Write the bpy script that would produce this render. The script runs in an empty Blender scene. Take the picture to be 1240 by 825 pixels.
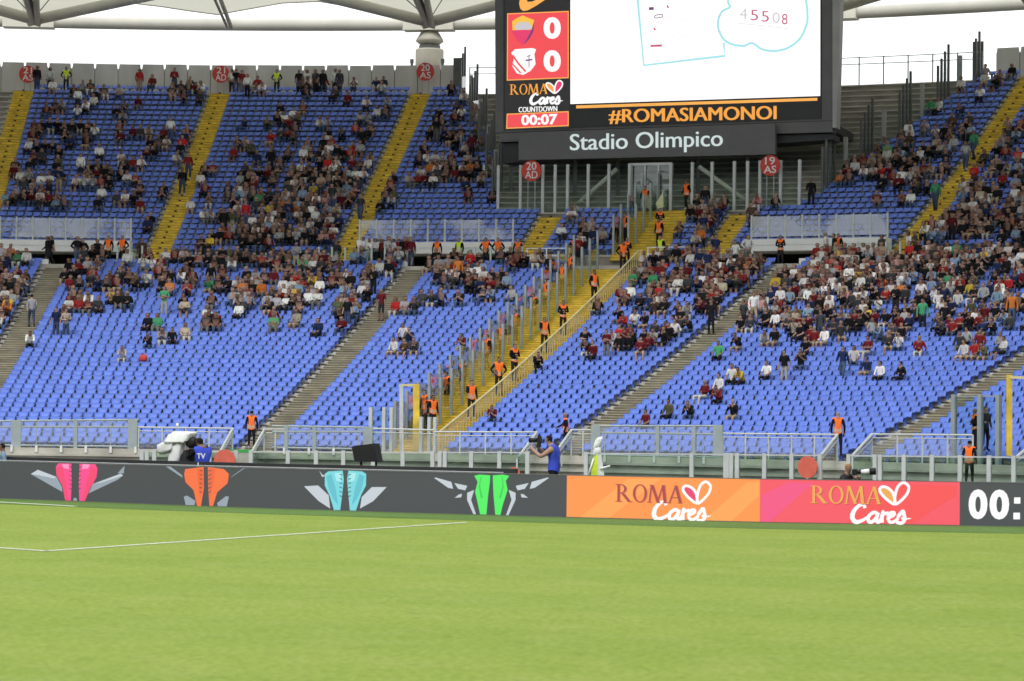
import bpy, math, random
import numpy as np
from mathutils import Matrix, Vector
from mathutils.geometry import tessellate_polygon

# ------------------------------------------------------------------ camera, sky, sun, exposure
SC = bpy.context.scene
COL = SC.collection
IW, IH = 1240.0, 825.0            # size of the photograph in which pixel measurements below are given
CAM_H, FOC, PIT, ROL = 2.4, 3145.27, 0.02847, 0.01119
EXPO = 0.42
EM = 1.0 / 2 ** EXPO              # brightness of a screen that should come out as its own colour

FW = np.array([0, math.cos(PIT), math.sin(PIT)]); R0_ = np.array([1.0, 0, 0]); U0_ = np.cross(R0_, FW)
RT = math.cos(ROL) * R0_ + math.sin(ROL) * U0_
UP = -math.sin(ROL) * R0_ + math.cos(ROL) * U0_
EYE = np.array([0, 0, CAM_H])

cd = bpy.data.cameras.new('camera'); cam = bpy.data.objects.new('camera', cd); COL.objects.link(cam)
cd.sensor_width = 36.0; cd.lens = FOC / IW * 36.0; cd.clip_end = 3000; cd.clip_start = 0.5
cam.matrix_world = Matrix(((RT[0], UP[0], -FW[0], 0), (RT[1], UP[1], -FW[1], 0), (RT[2], UP[2], -FW[2], CAM_H), (0, 0, 0, 1)))
cd.dof.use_dof = True; cd.dof.focus_distance = 105.0; cd.dof.aperture_fstop = 2.8
SC.camera = cam

wd = bpy.data.worlds.new('World'); SC.world = wd; wd.use_nodes = True
nt = wd.node_tree; bg = nt.nodes['Background']
sky = nt.nodes.new('ShaderNodeTexSky'); sky.sky_type = 'NISHITA'; sky.sun_disc = False
sky.sun_elevation = math.radians(48); sky.sun_rotation = math.radians(150)
sky.air_density = 1.0; sky.dust_density = 6.0; sky.ozone_density = 1.0
hs = nt.nodes.new('ShaderNodeHueSaturation'); hs.inputs['Saturation'].default_value = 0.12
ov = nt.nodes.new('ShaderNodeMix'); ov.data_type = 'RGBA'; ov.inputs['Factor'].default_value = 0.8     # even cloud cover over the sky
ov.inputs[7].default_value = (9.6, 9.8, 10.0, 1)
nt.links.new(sky.outputs[0], hs.inputs['Color']); nt.links.new(hs.outputs[0], ov.inputs[6]); nt.links.new(ov.outputs[2], bg.inputs['Color'])
bg.inputs['Strength'].default_value = 0.13

sl = bpy.data.lights.new('sun', 'SUN'); so = bpy.data.objects.new('sun', sl); COL.objects.link(so)
sl.energy = 1.0; sl.angle = math.radians(18); sl.color = (1.0, 0.97, 0.92)
so.rotation_euler = (math.radians(42), 0, math.radians(-30))
SC.view_settings.view_transform = 'Standard'; SC.view_settings.look = 'None'
SC.view_settings.exposure = EXPO; SC.view_settings.gamma = 1.0; SC.view_settings.use_curve_mapping = False
SC.cycles.max_bounces = 8; SC.cycles.transparent_max_bounces = 16; SC.cycles.sample_clamp_indirect = 4.0

rnd = random.Random(7)
# ------------------------------------------------------------------ measured geometry of the bowl
CX, CY = -23.363, 53.508          # centre of the curved end
RL0, ZL0, AL, BL, NL, DL = 61.571, 0.598, 0.2095, 0.00082, 41, 0.75     # lower tier: radius, height, rise terms, rows, depth
RU0, ZU0, AU, BU, NU, DU = 97.79, 11.488, 0.3606, 0.00133, 32, 0.80     # upper tier
TH0, TH1 = -0.17, 0.83            # angular range that is built
ZWALK = ZL0 + AL * NL + BL * NL * NL


def zl(i): return ZL0 + AL * i + BL * i * i
def zu(i): return ZU0 + AU * i + BU * i * i
def P(th, R, z): return np.array([CX + R * math.sin(th), CY + R * math.cos(th), z])
def tang(th): return np.array([math.cos(th), -math.sin(th), 0.0])
def norm(th): return np.array([math.sin(th), math.cos(th), 0.0])


def proj(Q):
    d = np.asarray(Q, float) - EYE
    z = d @ FW
    return np.stack([IW / 2 + FOC * (d @ RT) / z, IH / 2 - FOC * (d @ UP) / z], -1)


def ray(px): return FW + RT * (px[0] - IW / 2) / FOC - UP * (px[1] - IH / 2) / FOC


def ground(px, z=0.0):
    d = ray(px); return EYE + d * ((z - CAM_H) / d[2])


def cyl(px, R):
    d = ray(px); a = d[0] ** 2 + d[1] ** 2; b = -2 * (d[0] * CX + d[1] * CY); c = CX * CX + CY * CY - R * R
    t = (-b + math.sqrt(b * b - 4 * a * c)) / (2 * a); q = EYE + t * d
    return math.atan2(q[0] - CX, q[1] - CY), q[2]


def cylp(px, R):
    th, z = cyl(px, R); return P(th, R, z)


# ------------------------------------------------------------------ materials
def srgb(r, g, b): return tuple(((c / 255) / 12.92 if c / 255 <= 0.04045 else (((c / 255) + 0.055) / 1.055) ** 2.4) for c in (r, g, b))


MATS = {}


def mat(name, col, rough=0.7, var=0.12, scale=3.0, metal=0.0, bump=0.0, bscale=None, stretch=None, spec=0.3):
    m = bpy.data.materials.new(name); m.use_nodes = True; n = m.node_tree; b = n.nodes['Principled BSDF']
    b.inputs['Roughness'].default_value = rough; b.inputs['Metallic'].default_value = metal
    b.inputs['Specular IOR Level'].default_value = spec
    tc = n.nodes.new('ShaderNodeTexCoord'); vec = tc.outputs['Object']
    if stretch:
        mp = n.nodes.new('ShaderNodeMapping'); mp.inputs['Scale'].default_value = stretch
        n.links.new(vec, mp.inputs['Vector']); vec = mp.outputs[0]
    tx = n.nodes.new('ShaderNodeTexNoise'); tx.inputs['Scale'].default_value = scale; tx.inputs['Detail'].default_value = 5
    n.links.new(vec, tx.inputs['Vector'])
    rp = n.nodes.new('ShaderNodeValToRGB')
    rp.color_ramp.elements[0].position = 0.3; rp.color_ramp.elements[1].position = 0.7
    rp.color_ramp.elements[0].color = tuple(c * (1 - var) for c in col) + (1,)
    rp.color_ramp.elements[1].color = tuple(min(1, c * (1 + var)) for c in col) + (1,)
    n.links.new(tx.outputs['Fac'], rp.inputs['Fac']); n.links.new(rp.outputs[0], b.inputs['Base Color'])
    if bump:
        t2 = n.nodes.new('ShaderNodeTexNoise'); t2.inputs['Scale'].default_value = bscale or scale * 6
        bp = n.nodes.new('ShaderNodeBump'); bp.inputs['Strength'].default_value = bump; bp.inputs['Distance'].default_value = 0.02
        n.links.new(vec, t2.inputs['Vector']); n.links.new(t2.outputs['Fac'], bp.inputs['Height']); n.links.new(bp.outputs[0], b.inputs['Normal'])
    MATS[name] = m
    return m


def emat(name, col, k=1.0, base=(0.02, 0.02, 0.02)):
    m = bpy.data.materials.new(name); m.use_nodes = True; b = m.node_tree.nodes['Principled BSDF']
    b.inputs['Base Color'].default_value = base + (1,); b.inputs['Roughness'].default_value = 0.6
    b.inputs['Emission Color'].default_value = col + (1,); b.inputs['Emission Strength'].default_value = EM * k
    MATS[name] = m
    return m


def glassmat(name, tint, gl, rough=0.03):
    m = bpy.data.materials.new(name); m.use_nodes = True; n = m.node_tree
    for x in list(n.nodes): n.nodes.remove(x)
    o = n.nodes.new('ShaderNodeOutputMaterial'); t = n.nodes.new('ShaderNodeBsdfTransparent'); g = n.nodes.new('ShaderNodeBsdfGlossy')
    mx = n.nodes.new('ShaderNodeMixShader'); lw = n.nodes.new('ShaderNodeLayerWeight'); lw.inputs['Blend'].default_value = 0.25
    ma = n.nodes.new('ShaderNodeMath'); ma.operation = 'MULTIPLY_ADD'; ma.inputs[1].default_value = 0.5; ma.inputs[2].default_value = gl
    tx = n.nodes.new('ShaderNodeTexNoise'); tx.inputs['Scale'].default_value = 0.8; tc = n.nodes.new('ShaderNodeTexCoord')
    bp = n.nodes.new('ShaderNodeBump'); bp.inputs['Strength'].default_value = 0.08; bp.inputs['Distance'].default_value = 0.1
    n.links.new(tc.outputs['Object'], tx.inputs['Vector']); n.links.new(tx.outputs['Fac'], bp.inputs['Height']); n.links.new(bp.outputs[0], g.inputs['Normal'])
    t.inputs['Color'].default_value = tint + (1,); g.inputs['Roughness'].default_value = rough
    n.links.new(lw.outputs['Fresnel'], ma.inputs[0]); n.links.new(ma.outputs[0], mx.inputs[0])
    n.links.new(t.outputs[0], mx.inputs[1]); n.links.new(g.outputs[0], mx.inputs[2]); n.links.new(mx.outputs[0], o.inputs[0])
    MATS[name] = m
    return m


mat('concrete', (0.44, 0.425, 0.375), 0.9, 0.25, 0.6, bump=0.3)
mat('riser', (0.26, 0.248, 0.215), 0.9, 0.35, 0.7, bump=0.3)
mat('stairgrey', (0.20, 0.185, 0.14), 0.9, 0.3, 0.9, bump=0.3)
mat('stepnose', (0.45, 0.45, 0.43), 0.9, 0.2, 2.0)
mat('yellow', (0.63, 0.455, 0.058), 0.8, 0.30, 2.0)
mat('nosingshadeyellow', (0.40, 0.29, 0.045), 0.9, 0.3, 1.5)  # step nosing in darker yellow, painting shadow lines between the steps
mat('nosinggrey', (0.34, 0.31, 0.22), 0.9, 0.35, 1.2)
mat('cream', (0.60, 0.53, 0.28), 0.6, 0.1, 2.0)
mat('wallpanel', (0.49, 0.49, 0.465), 0.9, 0.15, 0.8, bump=0.2, stretch=(1, 1, 0.3))
mat('white', (0.72, 0.73, 0.72), 0.6, 0.06, 1.0)
mat('steel', (0.30, 0.345, 0.36), 0.45, 0.1, 2.0, metal=0.2)
mat('steellight', (0.50, 0.53, 0.52), 0.5, 0.08, 2.0)
mat('steelgreen', (0.32, 0.375, 0.38), 0.5, 0.1, 2.0)
mat('darkpost', (0.10, 0.105, 0.10), 0.5, 0.15, 2.0)
mat('frame', (0.035, 0.036, 0.038), 0.5, 0.15, 0.8)
mat('framegrey', (0.13, 0.13, 0.13), 0.6, 0.1, 0.8)
mat('column', (0.34, 0.34, 0.33), 0.6, 0.1, 0.8)
mat('sign', (0.13, 0.13, 0.133), 0.6, 0.08, 0.8)
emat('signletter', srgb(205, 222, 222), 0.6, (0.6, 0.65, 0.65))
mat('red', (0.55, 0.06, 0.045), 0.6, 0.1, 4.0)
mat('redlight', (0.62, 0.13, 0.09), 0.6, 0.1, 4.0)
mat('black', (0.012, 0.012, 0.014), 0.5, 0.2, 4.0)
mat('rubber', (0.02, 0.02, 0.02), 0.8, 0.2, 4.0)
mat('rooftube', (0.62, 0.60, 0.52), 0.6, 0.12, 0.5)
mat('ringbeam', (0.50, 0.49, 0.43), 0.6, 0.10, 0.4)
mat('pier', (0.42, 0.40, 0.33), 0.85, 0.12, 0.6)
mat('lineWhite', (0.70, 0.74, 0.62), 0.9, 0.12, 5.0)
mat('moat', (0.16, 0.16, 0.14), 0.9, 0.2, 0.5)
mat('greencloth', (0.55, 0.68, 0.05), 0.8, 0.1, 6.0)
mat('raincover', (0.78, 0.79, 0.80), 0.6, 0.06, 6.0)
mat('greenpad', (0.05, 0.35, 0.08), 0.8, 0.1, 3.0)
mat('tree', (0.05, 0.10, 0.035), 0.9, 0.6, 1.2)
glassmat('glass', (0.88, 0.94, 0.92), -0.01)
glassmat('glassgreen', (0.76, 0.86, 0.82), 0.06)
glassmat('glassbright', (0.76, 0.84, 0.87), 0.22)


m = bpy.data.materials.new('veil'); m.use_nodes = True; n = m.node_tree
for x in list(n.nodes): n.nodes.remove(x)
_o = n.nodes.new('ShaderNodeOutputMaterial'); _d = n.nodes.new('ShaderNodeBsdfDiffuse'); _t = n.nodes.new('ShaderNodeBsdfTransparent'); _m = n.nodes.new('ShaderNodeMixShader')
_d.inputs[0].default_value = (0.50, 0.54, 0.54, 1); _m.inputs[0].default_value = 0.24
n.links.new(_t.outputs[0], _m.inputs[1]); n.links.new(_d.outputs[0], _m.inputs[2]); n.links.new(_m.outputs[0], _o.inputs[0])
MATS['veil'] = m
m = m.copy(); m.name = 'paintedreflection'; MATS['paintedreflection'] = m; n = m.node_tree      # balustrade glass with cloud reflections painted on as patchy white
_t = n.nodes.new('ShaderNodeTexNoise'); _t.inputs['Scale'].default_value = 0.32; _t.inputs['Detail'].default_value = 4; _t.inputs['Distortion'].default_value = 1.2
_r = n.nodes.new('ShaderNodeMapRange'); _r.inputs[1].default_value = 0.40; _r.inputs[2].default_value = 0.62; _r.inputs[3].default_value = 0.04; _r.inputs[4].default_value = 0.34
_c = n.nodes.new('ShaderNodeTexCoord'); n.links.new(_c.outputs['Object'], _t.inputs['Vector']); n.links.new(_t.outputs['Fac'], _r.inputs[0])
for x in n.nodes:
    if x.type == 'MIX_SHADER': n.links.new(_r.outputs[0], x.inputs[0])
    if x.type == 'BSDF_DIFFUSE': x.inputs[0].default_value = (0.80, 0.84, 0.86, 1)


def seatmat(name, col):
    m = mat(name, col, 0.45, 0.16, 1.6, spec=0.45)
    return m


seatmat('seatblue', (0.100, 0.176, 0.585))


def grassmat(name, c1, c2, c3):
    m = bpy.data.materials.new(name); m.use_nodes = True; n = m.node_tree; b = n.nodes['Principled BSDF']
    b.inputs['Roughness'].default_value = 0.9; b.inputs['Specular IOR Level'].default_value = 0.15
    tc = n.nodes.new('ShaderNodeTexCoord')

    def noise(sc, det, st=(1, 1, 1)):
        mp = n.nodes.new('ShaderNodeMapping'); mp.inputs['Scale'].default_value = st
        mp.inputs['Rotation'].default_value = (0, 0, 0.36)
        t = n.nodes.new('ShaderNodeTexNoise'); t.inputs['Scale'].default_value = sc; t.inputs['Detail'].default_value = det
        n.links.new(tc.outputs['Object'], mp.inputs[0]); n.links.new(mp.outputs[0], t.inputs['Vector']); return t.outputs['Fac']

    def mix(f, a, c):
        x = n.nodes.new('ShaderNodeMix'); x.data_type = 'RGBA'; n.links.new(f, x.inputs['Factor'])
        for s, v in ((6, a), (7, c)):
            if isinstance(v, tuple): x.inputs[s].default_value = v + (1,)
            else: n.links.new(v, x.inputs[s])
        return x.outputs[2]

    def ramp(f, a, c):
        r = n.nodes.new('ShaderNodeMapRange'); r.inputs[1].default_value = a; r.inputs[2].default_value = c
        n.links.new(f, r.inputs[0]); return r.outputs[0]
    # mowing bands laid along the pitch
    sp = n.nodes.new('ShaderNodeMapping'); sp.inputs['Rotation'].default_value = (0, 0, 0.36)
    wv = n.nodes.new('ShaderNodeTexWave'); wv.inputs['Scale'].default_value = 0.055; wv.bands_direction = 'Y'
    wv.inputs['Distortion'].default_value = 0.5
    n.links.new(tc.outputs['Object'], sp.inputs[0]); n.links.new(sp.outputs[0], wv.inputs['Vector'])
    base = mix(ramp(noise(0.16, 7, (1, 1.25, 1)), 0.35, 0.68), c1, c2)
    base = mix(ramp(noise(1.1, 7), 0.45, 0.75), base, c3)
    dk = n.nodes.new('ShaderNodeMix'); dk.data_type = 'RGBA'; dk.blend_type = 'MULTIPLY'
    n.links.new(ramp(noise(11, 8), 0.36, 0.66), dk.inputs['Factor']); n.links.new(base, dk.inputs[6]); dk.inputs[7].default_value = (0.70, 0.75, 0.62, 1)
    d3 = n.nodes.new('ShaderNodeMix'); d3.data_type = 'RGBA'; d3.blend_type = 'MULTIPLY'
    n.links.new(ramp(noise(3.2, 9), 0.56, 0.74), d3.inputs['Factor']); n.links.new(dk.outputs[2], d3.inputs[6]); d3.inputs[7].default_value = (0.78, 0.82, 0.72, 1)
    d2 = n.nodes.new('ShaderNodeMix'); d2.data_type = 'RGBA'; d2.blend_type = 'MULTIPLY'
    n.links.new(ramp(wv.outputs['Fac'], 0.35, 0.65), d2.inputs['Factor']); n.links.new(d3.outputs[2], d2.inputs[6]); d2.inputs[7].default_value = (0.94, 0.965, 0.93, 1)
    n.links.new(d2.outputs[2], b.inputs['Base Color'])
    bp = n.nodes.new('ShaderNodeBump'); bp.inputs['Strength'].default_value = 0.6; bp.inputs['Distance'].default_value = 0.03
    n.links.new(noise(30, 3), bp.inputs['Height']); n.links.new(bp.outputs[0], b.inputs['Normal'])
    MATS[name] = m


grassmat('grass', (0.245, 0.322, 0.054), (0.268, 0.34, 0.066), (0.29, 0.35, 0.085))
grassmat('turf', (0.11, 0.195, 0.05), (0.13, 0.22, 0.06), (0.14, 0.21, 0.06))

m = bpy.data.materials.new('membrane'); m.use_nodes = True; n = m.node_tree
for x in list(n.nodes): n.nodes.remove(x)
_o = n.nodes.new('ShaderNodeOutputMaterial'); _d = n.nodes.new('ShaderNodeBsdfDiffuse'); _t = n.nodes.new('ShaderNodeBsdfTranslucent'); _m = n.nodes.new('ShaderNodeMixShader')
_d.inputs[0].default_value = (0.80, 0.79, 0.70, 1); _t.inputs[0].default_value = (0.74, 0.73, 0.62, 1); _m.inputs[0].default_value = 0.46
n.links.new(_d.outputs[0], _m.inputs[1]); n.links.new(_t.outputs[0], _m.inputs[2]); n.links.new(_m.outputs[0], _o.inputs[0])
MATS['membrane'] = m
m2_ = m.copy(); m2_.name = 'membrane_dimming'; MATS['membranedimming'] = m2_  # roof part out of view, made more opaque to darken the stands
for x in m2_.node_tree.nodes:
    if x.type == 'MIX_SHADER': x.inputs[0].default_value = 0.22

m = bpy.data.materials.new('people'); m.use_nodes = True; n = m.node_tree
_a = n.nodes.new('ShaderNodeAttribute'); _a.attribute_name = 'col'; _b = n.nodes['Principled BSDF']
_b.inputs['Roughness'].default_value = 0.85; _b.inputs['Specular IOR Level'].default_value = 0.15
n.links.new(_a.outputs['Color'], _b.inputs['Base Color']); MATS['people'] = m


# ------------------------------------------------------------------ object helpers
def tag(o, label=None, cat=None, group=None, kind=None):
    for k, v in (('label', label), ('category', cat), ('group', group), ('kind', kind)):
        if v: o[k] = v
    return o


def link(name, me, parent=None):
    o = bpy.data.objects.new(name, me); COL.objects.link(o)
    if parent is not None: o.parent = parent
    return o


def empty(name, label, cat, group=None):
    o = bpy.data.objects.new(name, None); COL.objects.link(o); o.empty_display_size = 0.2
    return tag(o, label, cat, group)


class MB:
    def __init__(s): s.v = []; s.f = []
    def quad(s, a, b, c, d):
        n = len(s.v); s.v += [tuple(a), tuple(b), tuple(c), tuple(d)]; s.f.append((n, n + 1, n + 2, n + 3)); return s
    def poly(s, pts):
        n = len(s.v); s.v += [tuple(p) for p in pts]
        for t in tessellate_polygon([[Vector(p) for p in pts]]): s.f.append(tuple(n + i for i in t))
        return s
    def box(s, c, ax, ay, az):
        """c centre, ax ay az half-extent vectors"""
        c, ax, ay, az = map(lambda q: np.asarray(q, float), (c, ax, ay, az)); n = len(s.v)
        for k in ((-1, -1, -1), (1, -1, -1), (1, 1, -1), (-1, 1, -1), (-1, -1, 1), (1, -1, 1), (1, 1, 1), (-1, 1, 1)):
            s.v.append(tuple(c + k[0] * ax + k[1] * ay + k[2] * az))
        s.f += [tuple(n + i for i in q) for q in ((0, 3, 2, 1), (4, 5, 6, 7), (0, 1, 5, 4), (1, 2, 6, 5), (2, 3, 7, 6), (3, 0, 4, 7))]
        return s
    def bar(s, a, b, w, d, th=None):
        """rectangular bar from a to b, w across, d deep"""
        a = np.asarray(a, float); b = np.asarray(b, float); e = b - a; L = np.linalg.norm(e); e /= L
        ref = norm(th) if th is not None else (np.array([0, 1.0, 0]) if abs(e[2]) > 0.9 else np.array([0, 0, 1.0]))
        x = np.cross(e, ref); x /= np.linalg.norm(x); y = np.cross(x, e)
        return s.box((a + b) / 2, x * w / 2, y * d / 2, e * L / 2)
    def tube(s, a, b, r, r2=None, k=10, caps=True):
        a = np.asarray(a, float); b = np.asarray(b, float); e = b - a; e /= np.linalg.norm(e); r2 = r if r2 is None else r2
        ref = np.array([0, 0, 1.0]) if abs(e[2]) < 0.9 else np.array([0, 1.0, 0]); x = np.cross(e, ref); x /= np.linalg.norm(x); y = np.cross(e, x)
        n = len(s.v)
        for c, q in ((a, r), (b, r2)):
            for i in range(k):
                t = 2 * math.pi * i / k; s.v.append(tuple(c + q * (math.cos(t) * x + math.sin(t) * y)))
        for i in range(k): s.f.append((n + i, n + (i + 1) % k, n + k + (i + 1) % k, n + k + i))
        if caps: s.f += [tuple(n + i for i in reversed(range(k))), tuple(n + k + i for i in range(k))]
        return s
    def path(s, pts, r, k=8):
        """tube along a polyline"""
        pts = [np.asarray(p, float) for p in pts]; n = len(s.v)
        for j, p in enumerate(pts):
            e = pts[min(j + 1, len(pts) - 1)] - pts[max(j - 1, 0)]; e /= np.linalg.norm(e)
            ref = np.array([0, 0, 1.0]) if abs(e[2]) < 0.9 else np.array([0, 1.0, 0]); x = np.cross(e, ref); x /= np.linalg.norm(x); y = np.cross(e, x)
            rr = r[j] if hasattr(r, '__len__') else r
            for i in range(k):
                t = 2 * math.pi * i / k; s.v.append(tuple(p + rr * (math.cos(t) * x + math.sin(t) * y)))
        for j in range(len(pts) - 1):
            for i in range(k): s.f.append((n + j * k + i, n + j * k + (i + 1) % k, n + (j + 1) * k + (i + 1) % k, n + (j + 1) * k + i))
        s.f += [tuple(n + i for i in reversed(range(k))), tuple(n + (len(pts) - 1) * k + i for i in range(k))]
        return s
    def lathe(s, c, prof, k=16):
        """prof: list of (radius, z) about vertical axis at c"""
        n = len(s.v); c = np.asarray(c, float)
        for r, z in prof:
            for i in range(k):
                t = 2 * math.pi * i / k; s.v.append((c[0] + r * math.cos(t), c[1] + r * math.sin(t), c[2] + z))
        for j in range(len(prof) - 1):
            for i in range(k): s.f.append((n + j * k + i, n + j * k + (i + 1) % k, n + (j + 1) * k + (i + 1) % k, n + (j + 1) * k + i))
        s.f += [tuple(n + i for i in reversed(range(k))), tuple(n + (len(prof) - 1) * k + i for i in range(k))]
        return s
    def build(s, name, material, parent=None, smooth=False):
        me = bpy.data.meshes.new(name); me.from_pydata(s.v, [], s.f)
        if smooth: me.polygons.foreach_set('use_smooth', [True] * len(me.polygons))
        me.materials.append(MATS[material] if isinstance(material, str) else material)
        return link(name, me, parent)


def fast_mesh(name, V, F, material, cols=None, smooth=False):
    """V (n,3), F (m,4) quads or (m,3)"""
    me = bpy.data.meshes.new(name); k = F.shape[1]
    me.vertices.add(len(V)); me.vertices.foreach_set('co', np.ascontiguousarray(V, np.float32).ravel())
    me.loops.add(F.size); me.loops.foreach_set('vertex_index', np.ascontiguousarray(F, np.int32).ravel())
    me.polygons.add(len(F)); me.polygons.foreach_set('loop_start', np.arange(0, F.size, k, dtype=np.int32))
    try: me.polygons.foreach_set('loop_total', np.full(len(F), k, np.int32))
    except Exception: pass
    if smooth: me.polygons.foreach_set('use_smooth', np.ones(len(F), bool))
    if cols is not None:
        a = me.attributes.new('col', 'FLOAT_COLOR', 'POINT')
        a.data.foreach_set('color', np.ascontiguousarray(np.concatenate([cols, np.ones((len(cols), 1))], 1), np.float32).ravel())
    me.update(calc_edges=True); me.validate()
    me.materials.append(MATS[material] if isinstance(material, str) else material)
    return me


# ================================================================== THE SETTING: ground
BX = [-160, 0, 91, 245, 405, 590, 686, 920, 1162, 1240, 1420]
BY = [597.5, 604, 607.3, 613.3, 618.6, 624.2, 627, 633, 637, 638.3, 640.5]


def yb(x): return float(np.interp(x, BX, BY))
def bpt(x, v, off=0.0):
    """point on the face of the line of pitch-side boards: x photo column, v height 0..1, off towards the camera"""
    q = ground((x, yb(x))); q2 = ground((x + 1, yb(x + 1))); t = q2 - q; t[2] = 0; t /= np.linalg.norm(t)
    nn = np.array([t[1], -t[0], 0]); return q + nn * off + np.array([0, 0, v])


xs = list(range(-160, 1421, 40))
edge = [bpt(x, 0, -3.0) for x in xs]
mb = MB(); far = [(-46, 90, 0)] + [tuple(p) for p in edge] + [(38, 60, 0)]
front = [(-60, 8, 0), (60, 8, 0)]
mb.poly([(p[0], p[1], 0) for p in far] + [(60, 50, 0), (60, -60, 0), (-60, -60, 0), (-60, 90, 0)])
tag(mb.build('pitch', 'grass'), kind='structure')
mb = MB()
for a, b in zip(xs[:-1], xs[1:]):
    wa = np.interp(a, [0, 620, 1240], [2.9, 3.0, 3.6]); wb = np.interp(b, [0, 620, 1240], [2.9, 3.0, 3.6])
    z = np.array([0, 0, 0.004])
    mb.quad(bpt(a, 0, wa) + z, bpt(b, 0, wb) + z, bpt(b, 0, -2.9) + z, bpt(a, 0, -2.9) + z)
tag(mb.build('turf_margin', 'turf'), kind='structure')


def paint(pts, w, nm):
    mb = MB(); pts = [np.array([p[0], p[1], 0.009]) for p in pts]
    for a, b in zip(pts[:-1], pts[1:]):
        e = b - a; e /= np.linalg.norm(e); s = np.array([-e[1], e[0], 0]) * w / 2
        mb.quad(a - s, b - s, b + s, a + s)
    tag(mb.build(nm, 'lineWhite'), kind='structure')


c0 = ground((58, 668)); cL = ground((0, 664)); dL = (cL - c0) / np.linalg.norm(cL - c0)
paint([c0 + dL * 14, c0], 0.12, 'pitch_line'); paint([c0 + 0.06 * dL, ground((565, 633))], 0.12, 'pitch_line')
paint([ground((-160, 600.5)), ground((0, 608.4)), ground((65, 612)), ground((92, 613.6))], 0.16, 'pitch_line')
mb = MB(); mb.quad((-400, -100, -0.62), (400, -100, -0.62), (400, 500, -0.62), (-400, 500, -0.62))
tag(mb.build('ground', 'moat'), kind='structure')

# ================================================================== GRANDSTAND
U_ST = [-0.193, -0.0815, 0.027, 0.139, 0.250, 0.361, 0.4725, 0.584]     # upper stairs
L_ST = [-0.0235, 0.1985, 0.4265, 0.648]                                  # grey stairs of the lower tier
Y0, Y1 = 0.2965, 0.3345                                                  # wide yellow stairs
VOM = [(-0.066, 0.012), (0.150, 0.243), (0.386, 0.466)]                  # gangway mouths under the upper tier
stand = empty('grandstand', 'curved two-tier concrete grandstand with blue seats behind the pitch', 'grandstand')


def terrace(name, rows, r0, dep, zf, rback, zfront, skip=()):
    mb = MB(); rs = MB(); ths = np.arange(TH0, TH1 + 1e-6, 0.02)
    for a, b in zip(ths[:-1], ths[1:]):
        for i in range(rows):
            ra, rb = r0 + i * dep, r0 + (i + 1) * dep; z = zf(i); zp = zf(i - 1) if i else zfront
            mid = (a + b) / 2
            if not (i == 0 and any(v0 < mid < v1 for v0, v1 in skip)):
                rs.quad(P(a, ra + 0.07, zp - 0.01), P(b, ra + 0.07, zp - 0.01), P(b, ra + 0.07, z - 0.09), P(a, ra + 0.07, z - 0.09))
                mb.quad(P(a, ra + 0.07, z - 0.09), P(b, ra + 0.07, z - 0.09), P(b, ra, z - 0.09), P(a, ra, z - 0.09)); mb.quad(P(a, ra, z - 0.09), P(b, ra, z - 0.09), P(b, ra, z), P(a, ra, z))
            mb.quad(P(a, ra, z), P(b, ra, z), P(b, rb + 0.08, z), P(a, rb + 0.08, z))
        re = r0 + rows * dep
        mb.quad(P(a, re, zf(rows - 1)), P(b, re, zf(rows - 1)), P(b, rback, zf(rows - 1)), P(a, rback, zf(rows - 1)))
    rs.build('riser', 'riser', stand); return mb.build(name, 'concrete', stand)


terrace('lower_terrace', NL, RL0, DL, zl, RL0 + NL * DL + 0.02, ZL0 - 0.05)
terrace('upper_terrace', NU, RU0, DU, zu, RU0 + NU * DU + 1.3, ZWALK - 0.03, VOM)
mb = MB(); ths = np.arange(TH0, TH1 + 1e-6, 0.02)
for a, b in zip(ths[:-1], ths[1:]):
    ra, rb = RL0 + NL * DL, 110.0; z = ZWALK
    mb.quad(P(a, ra, z), P(b, ra, z), P(b, rb, z), P(a, rb, z)); mb.quad(P(a, ra, zl(NL - 1)), P(b, ra, zl(NL - 1)), P(b, ra, z), P(a, ra, z))
    mb.quad(P(a, 109.9, z), P(b, 109.9, z), P(b, 109.9, 16.5), P(a, 109.9, 16.5))
mb.build('walkway', 'concrete', stand)
mb = MB()
for a, b in zip(ths[:-1], ths[1:]):      # front wall and lower walk behind it
    mb.quad(P(a, 60.4, -0.6), P(b, 60.4, -0.6), P(b, 60.4, 0.72), P(a, 60.4, 0.72)); mb.quad(P(a, 60.4, 0.72), P(b, 60.4, 0.72), P(b, 60.6, 0.72), P(a, 60.6, 0.72))
    mb.quad(P(a, 60.6, 0.72), P(b, 60.6, 0.72), P(b, 60.6, ZL0 - 0.05), P(a, 60.6, ZL0 - 0.05)); mb.quad(P(a, 60.6, ZL0 - 0.05), P(b, 60.6, ZL0 - 0.05), P(b, RL0, ZL0 - 0.05), P(a, RL0, ZL0 - 0.05))
mb.build('front_wall', 'concrete', stand)
for z_ in (0.42, 0.10, -0.22):
    mb = MB()
    for a, b in zip(ths[:-1], ths[1:]):
        m_ = (a + b) / 2; mb.box(P(m_, 60.32, z_), tang(m_) * (b - a) / 2 * 60.3, norm(m_) * 0.09, (0, 0, 0.05))
    mb.build('wall_ledge', 'concrete', stand)


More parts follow.
